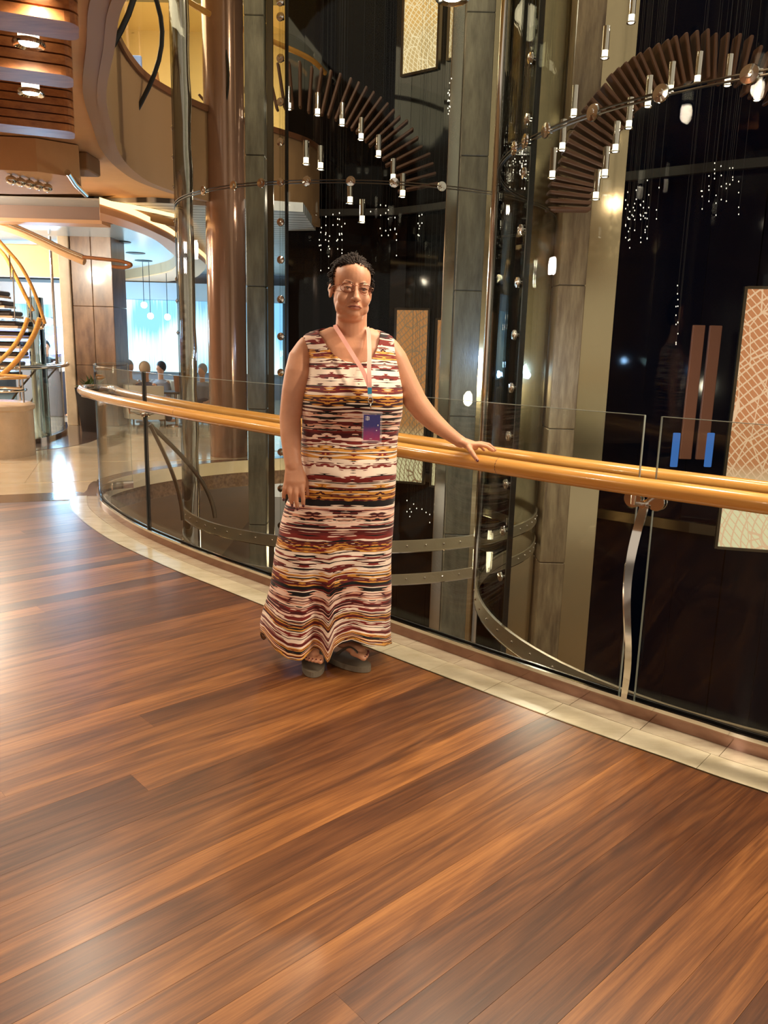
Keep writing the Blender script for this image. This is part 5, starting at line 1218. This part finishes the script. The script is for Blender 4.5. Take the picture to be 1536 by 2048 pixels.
# ================================================================== SMALL FIGURES IN THE LOBBY
def figure(label, x, yhead, Y, top, hairc, skinc=M_SKIN, seated=True, face=0.0, scale=1.0, arm=None, legs=None):
    hd = atY(x, yhead, Y); s_ = scale; F = Vector((sin(face), -cos(face), 0)); S = Vector((cos(face), sin(face), 0)); base = Vector((hd.x, hd.y, 0))
    r = thing('person', label, 'person', base); sh = hd-z*.26*s_; b = MB(); cl = MB(); ax = (S, -F, z)
    b.ell(hd, (.075*s_, .09*s_, .11*s_), ax, 14, 10); b.ell(hd+F*.09*s_-z*.015*s_, (.014*s_, .02*s_, .022*s_), ax, 8, 6); cap(b, [hd-z*.08*s_, sh+z*.03], [.05*s_, .055*s_], 10)
    hipz = max(.40*s_, .3) if seated else .92*s_; hip = Vector((hd.x, hd.y, hipz if not seated else max(.30, hd.z-.78*s_)))-F*.03
    b.tube([sh, (sh+hip)/2, hip], [.12*s_, .11*s_, .13*s_], 12); cl.tube([sh+z*.055*s_, sh+z*.0, (sh+hip)/2, hip-z*.03], [.07*s_, .205*s_, .19*s_, .20*s_], 16, flat=.62, upv=F)
    for q in (-1, 1):
        s0 = sh+S*q*.19*s_; el = s0-z*.26*s_+S*q*.05*s_+F*.03; hn = el+F*.20*s_-z*.04*s_ if seated else el-z*.22*s_+F*.06
        if arm and q == arm: el = s0+F*.20*s_-z*.12*s_; hn = el+F*.18*s_+z*.10*s_
        cap(b, [s0, el, hn], [.045*s_, .04*s_, .03*s_], 8); cl.tube([s0+S*q*-.03, s0.lerp(el, .5), el], [.07*s_, .062*s_, .055*s_], 10)
        b.ell(hn+(hn-el).normalized()*.05*s_, (.04*s_, .025*s_, .045*s_), ax, 8, 6)
        hp = hip+S*q*.09*s_; kn = hp+F*.42*s_ if seated else hp-z*.44*s_+F*.03; ft = kn-z*(kn.z-.06) if seated else hp-z*(hp.z-.06)
        cap(b, [hp, kn, ft, ft+F*.12*s_], [.08*s_, .06*s_, .045*s_, .035*s_], 8)
    solid('body', b, skinc, r, .018, 2); solid('clothes', cl, top, r, .02, 2)
    tr = MB()
    for q in (-1, 1):
        hp = hip+S*q*.09*s_; kn = hp+F*.42*s_ if seated else hp-z*.44*s_+F*.03; ft = kn-z*(kn.z-.10) if seated else hp-z*(hp.z-.10); cap(tr, [hp, kn, ft], [.10*s_, .075*s_, .06*s_], 10)
    obj('trousers', tr, legs or mat('navy_trousers', rgb(36, 40, 60), .7), r, smooth=True)
    h_ = MB(); h_.ell(hd+z*.025*s_-F*.018*s_, (.086*s_, .098*s_, .108*s_), ax, 14, 10)
    obj('hair', h_, hairc, r, smooth=True); return r
M_GREYH = mat('grey_hair', rgb(150, 142, 134), .7); M_DKH = mat('black_hair', rgb(34, 28, 28), .6)
M_TAN = mat('tan_cloth', rgb(176, 160, 142), .8); M_NVY = mat('navy_cloth', rgb(32, 38, 66), .8); M_WHT = mat('white_cloth', rgb(222, 220, 222), .8); M_BLK = mat('black_cloth', rgb(30, 28, 36), .8); M_GRY = mat('grey_cloth', rgb(130, 126, 130), .8)
figure('grey-haired person in a tan top seated in the lounge, leftmost of the seated group', 258, 734, 12.9, M_TAN, M_GREYH, face=.9, scale=.92)
figure('fair-haired person in a dark navy jacket seated just behind the black glass joint', 291, 738, 12.1, M_NVY, mat('fair_hair', rgb(176, 150, 120), .7), face=2.6, scale=.92)
figure('seated person in a dark patterned top leaning on one arm, right of the navy jacket', 321, 736, 13.5, M_GRY, M_DKH, face=-.6, scale=.9, arm=-1)
figure('grey-haired person seated alone before the bright wall, right of the chrome column', 404, 741, 13.2, M_GRY, M_GREYH, face=-.4, scale=.9)
figure('standing person with dark hair and black top at the counter by the mural', 92, 692, 14.2, M_BLK, M_DKH, seated=False, face=.3, scale=.86, legs=M_BLK)
figure('standing person in a white short-sleeved shirt beside the pillar', 137, 690, 12.9, M_WHT, M_DKH, seated=False, face=.8, scale=.84, arm=-1)
def armchair(label, x, y, Y, fc):
    a = atY(x, y, Y); c = Vector((a.x, Y, 0)); F = Vector((sin(fc), -cos(fc), 0)); S = Vector((cos(fc), sin(fc), 0)); ax = (S, -F, z); r = thing('lounge_chair', label, 'chair', c, 'cream lounge chairs')
    mc = bpy.data.materials.get('cream_upholstery') or mat('cream_upholstery', rgb(206, 194, 172), .8)
    obj('seat', MB().box(c+z*.24, (.52, .50, .14), ax, .03), mc, r)
    vs = [];  b = MB(); n_ = 14; C = [c+S*(.30*cos(pi*k/n_))-F*(.26*sin(pi*k/n_)-.02)  for k in range(n_+1)]; D = [c+S*(.37*cos(pi*k/n_))-F*(.33*sin(pi*k/n_)-.02) for k in range(n_+1)]
    b.strip(C, D, .12, .62); obj('backrest', b, mc, r, smooth='auto', fixn=True)
    for sx in (-1, 1):
        for sy in (-1, 1): q = c+S*sx*.2+F*sy*.18; obj('leg', MB().tube([q+z*.17, q], [.02, .014], 8), M_STEELDK, r)
for x, y, Y, fc, lb in ((256, 770, 13.0, .9, 'cream lounge chair under the tan-clothed seated person'), (291, 772, 12.15, 2.6, 'cream lounge chair under the person in navy'), (321, 772, 13.55, -.6, 'cream lounge chair under the person leaning on one arm'), (410, 778, 13.3, -.4, 'cream lounge chair under the person seated alone')): armchair(lb, x, y, Y, fc)
a = atY(352, 790, 12.2); t_ = thing('side_table', 'small round dark side table with a brown cup in front of the seated group', 'table', (a.x, 12.2, 0))
obj('top', MB().lathe((a.x, 12.2, .52), [(.0, -.02), (.24, -.02), (.25, 0), (.24, .01), (0, .01)], 20), M_DARK, t_); obj('stem', MB().tube([(a.x, 12.2, .5), (a.x, 12.2, .02)], .025, 10), M_CHROME, t_); obj('foot', MB().lathe((a.x, 12.2, 0), [(.16, 0), (.15, .02), (0, .03)], 16), M_CHROME, t_)
tag(obj('tall_brown_cup', MB().lathe((a.x+.05, 12.15, .53), [(.05, 0), (.07, .24), (.06, .24), (.045, .03), (0, .03)], 16), M_BROWN), 'tall brown cup on the small round side table', 'cup')
# counter between the standing people, glass stand with small lights near the balustrade end
a = atY(118, 768, 13.3); ct = thing('service_counter', 'pale service counter between the two standing people', 'counter', (a.x, 13.3, 0))
obj('body', MB().box((a.x-.1, 13.35, .4), (1.1, .4, .8), bev=.01), M_GRY, ct); obj('worktop', MB().box((a.x-.1, 13.33, .82), (1.2, .5, .05), bev=.01), M_WHT, ct)
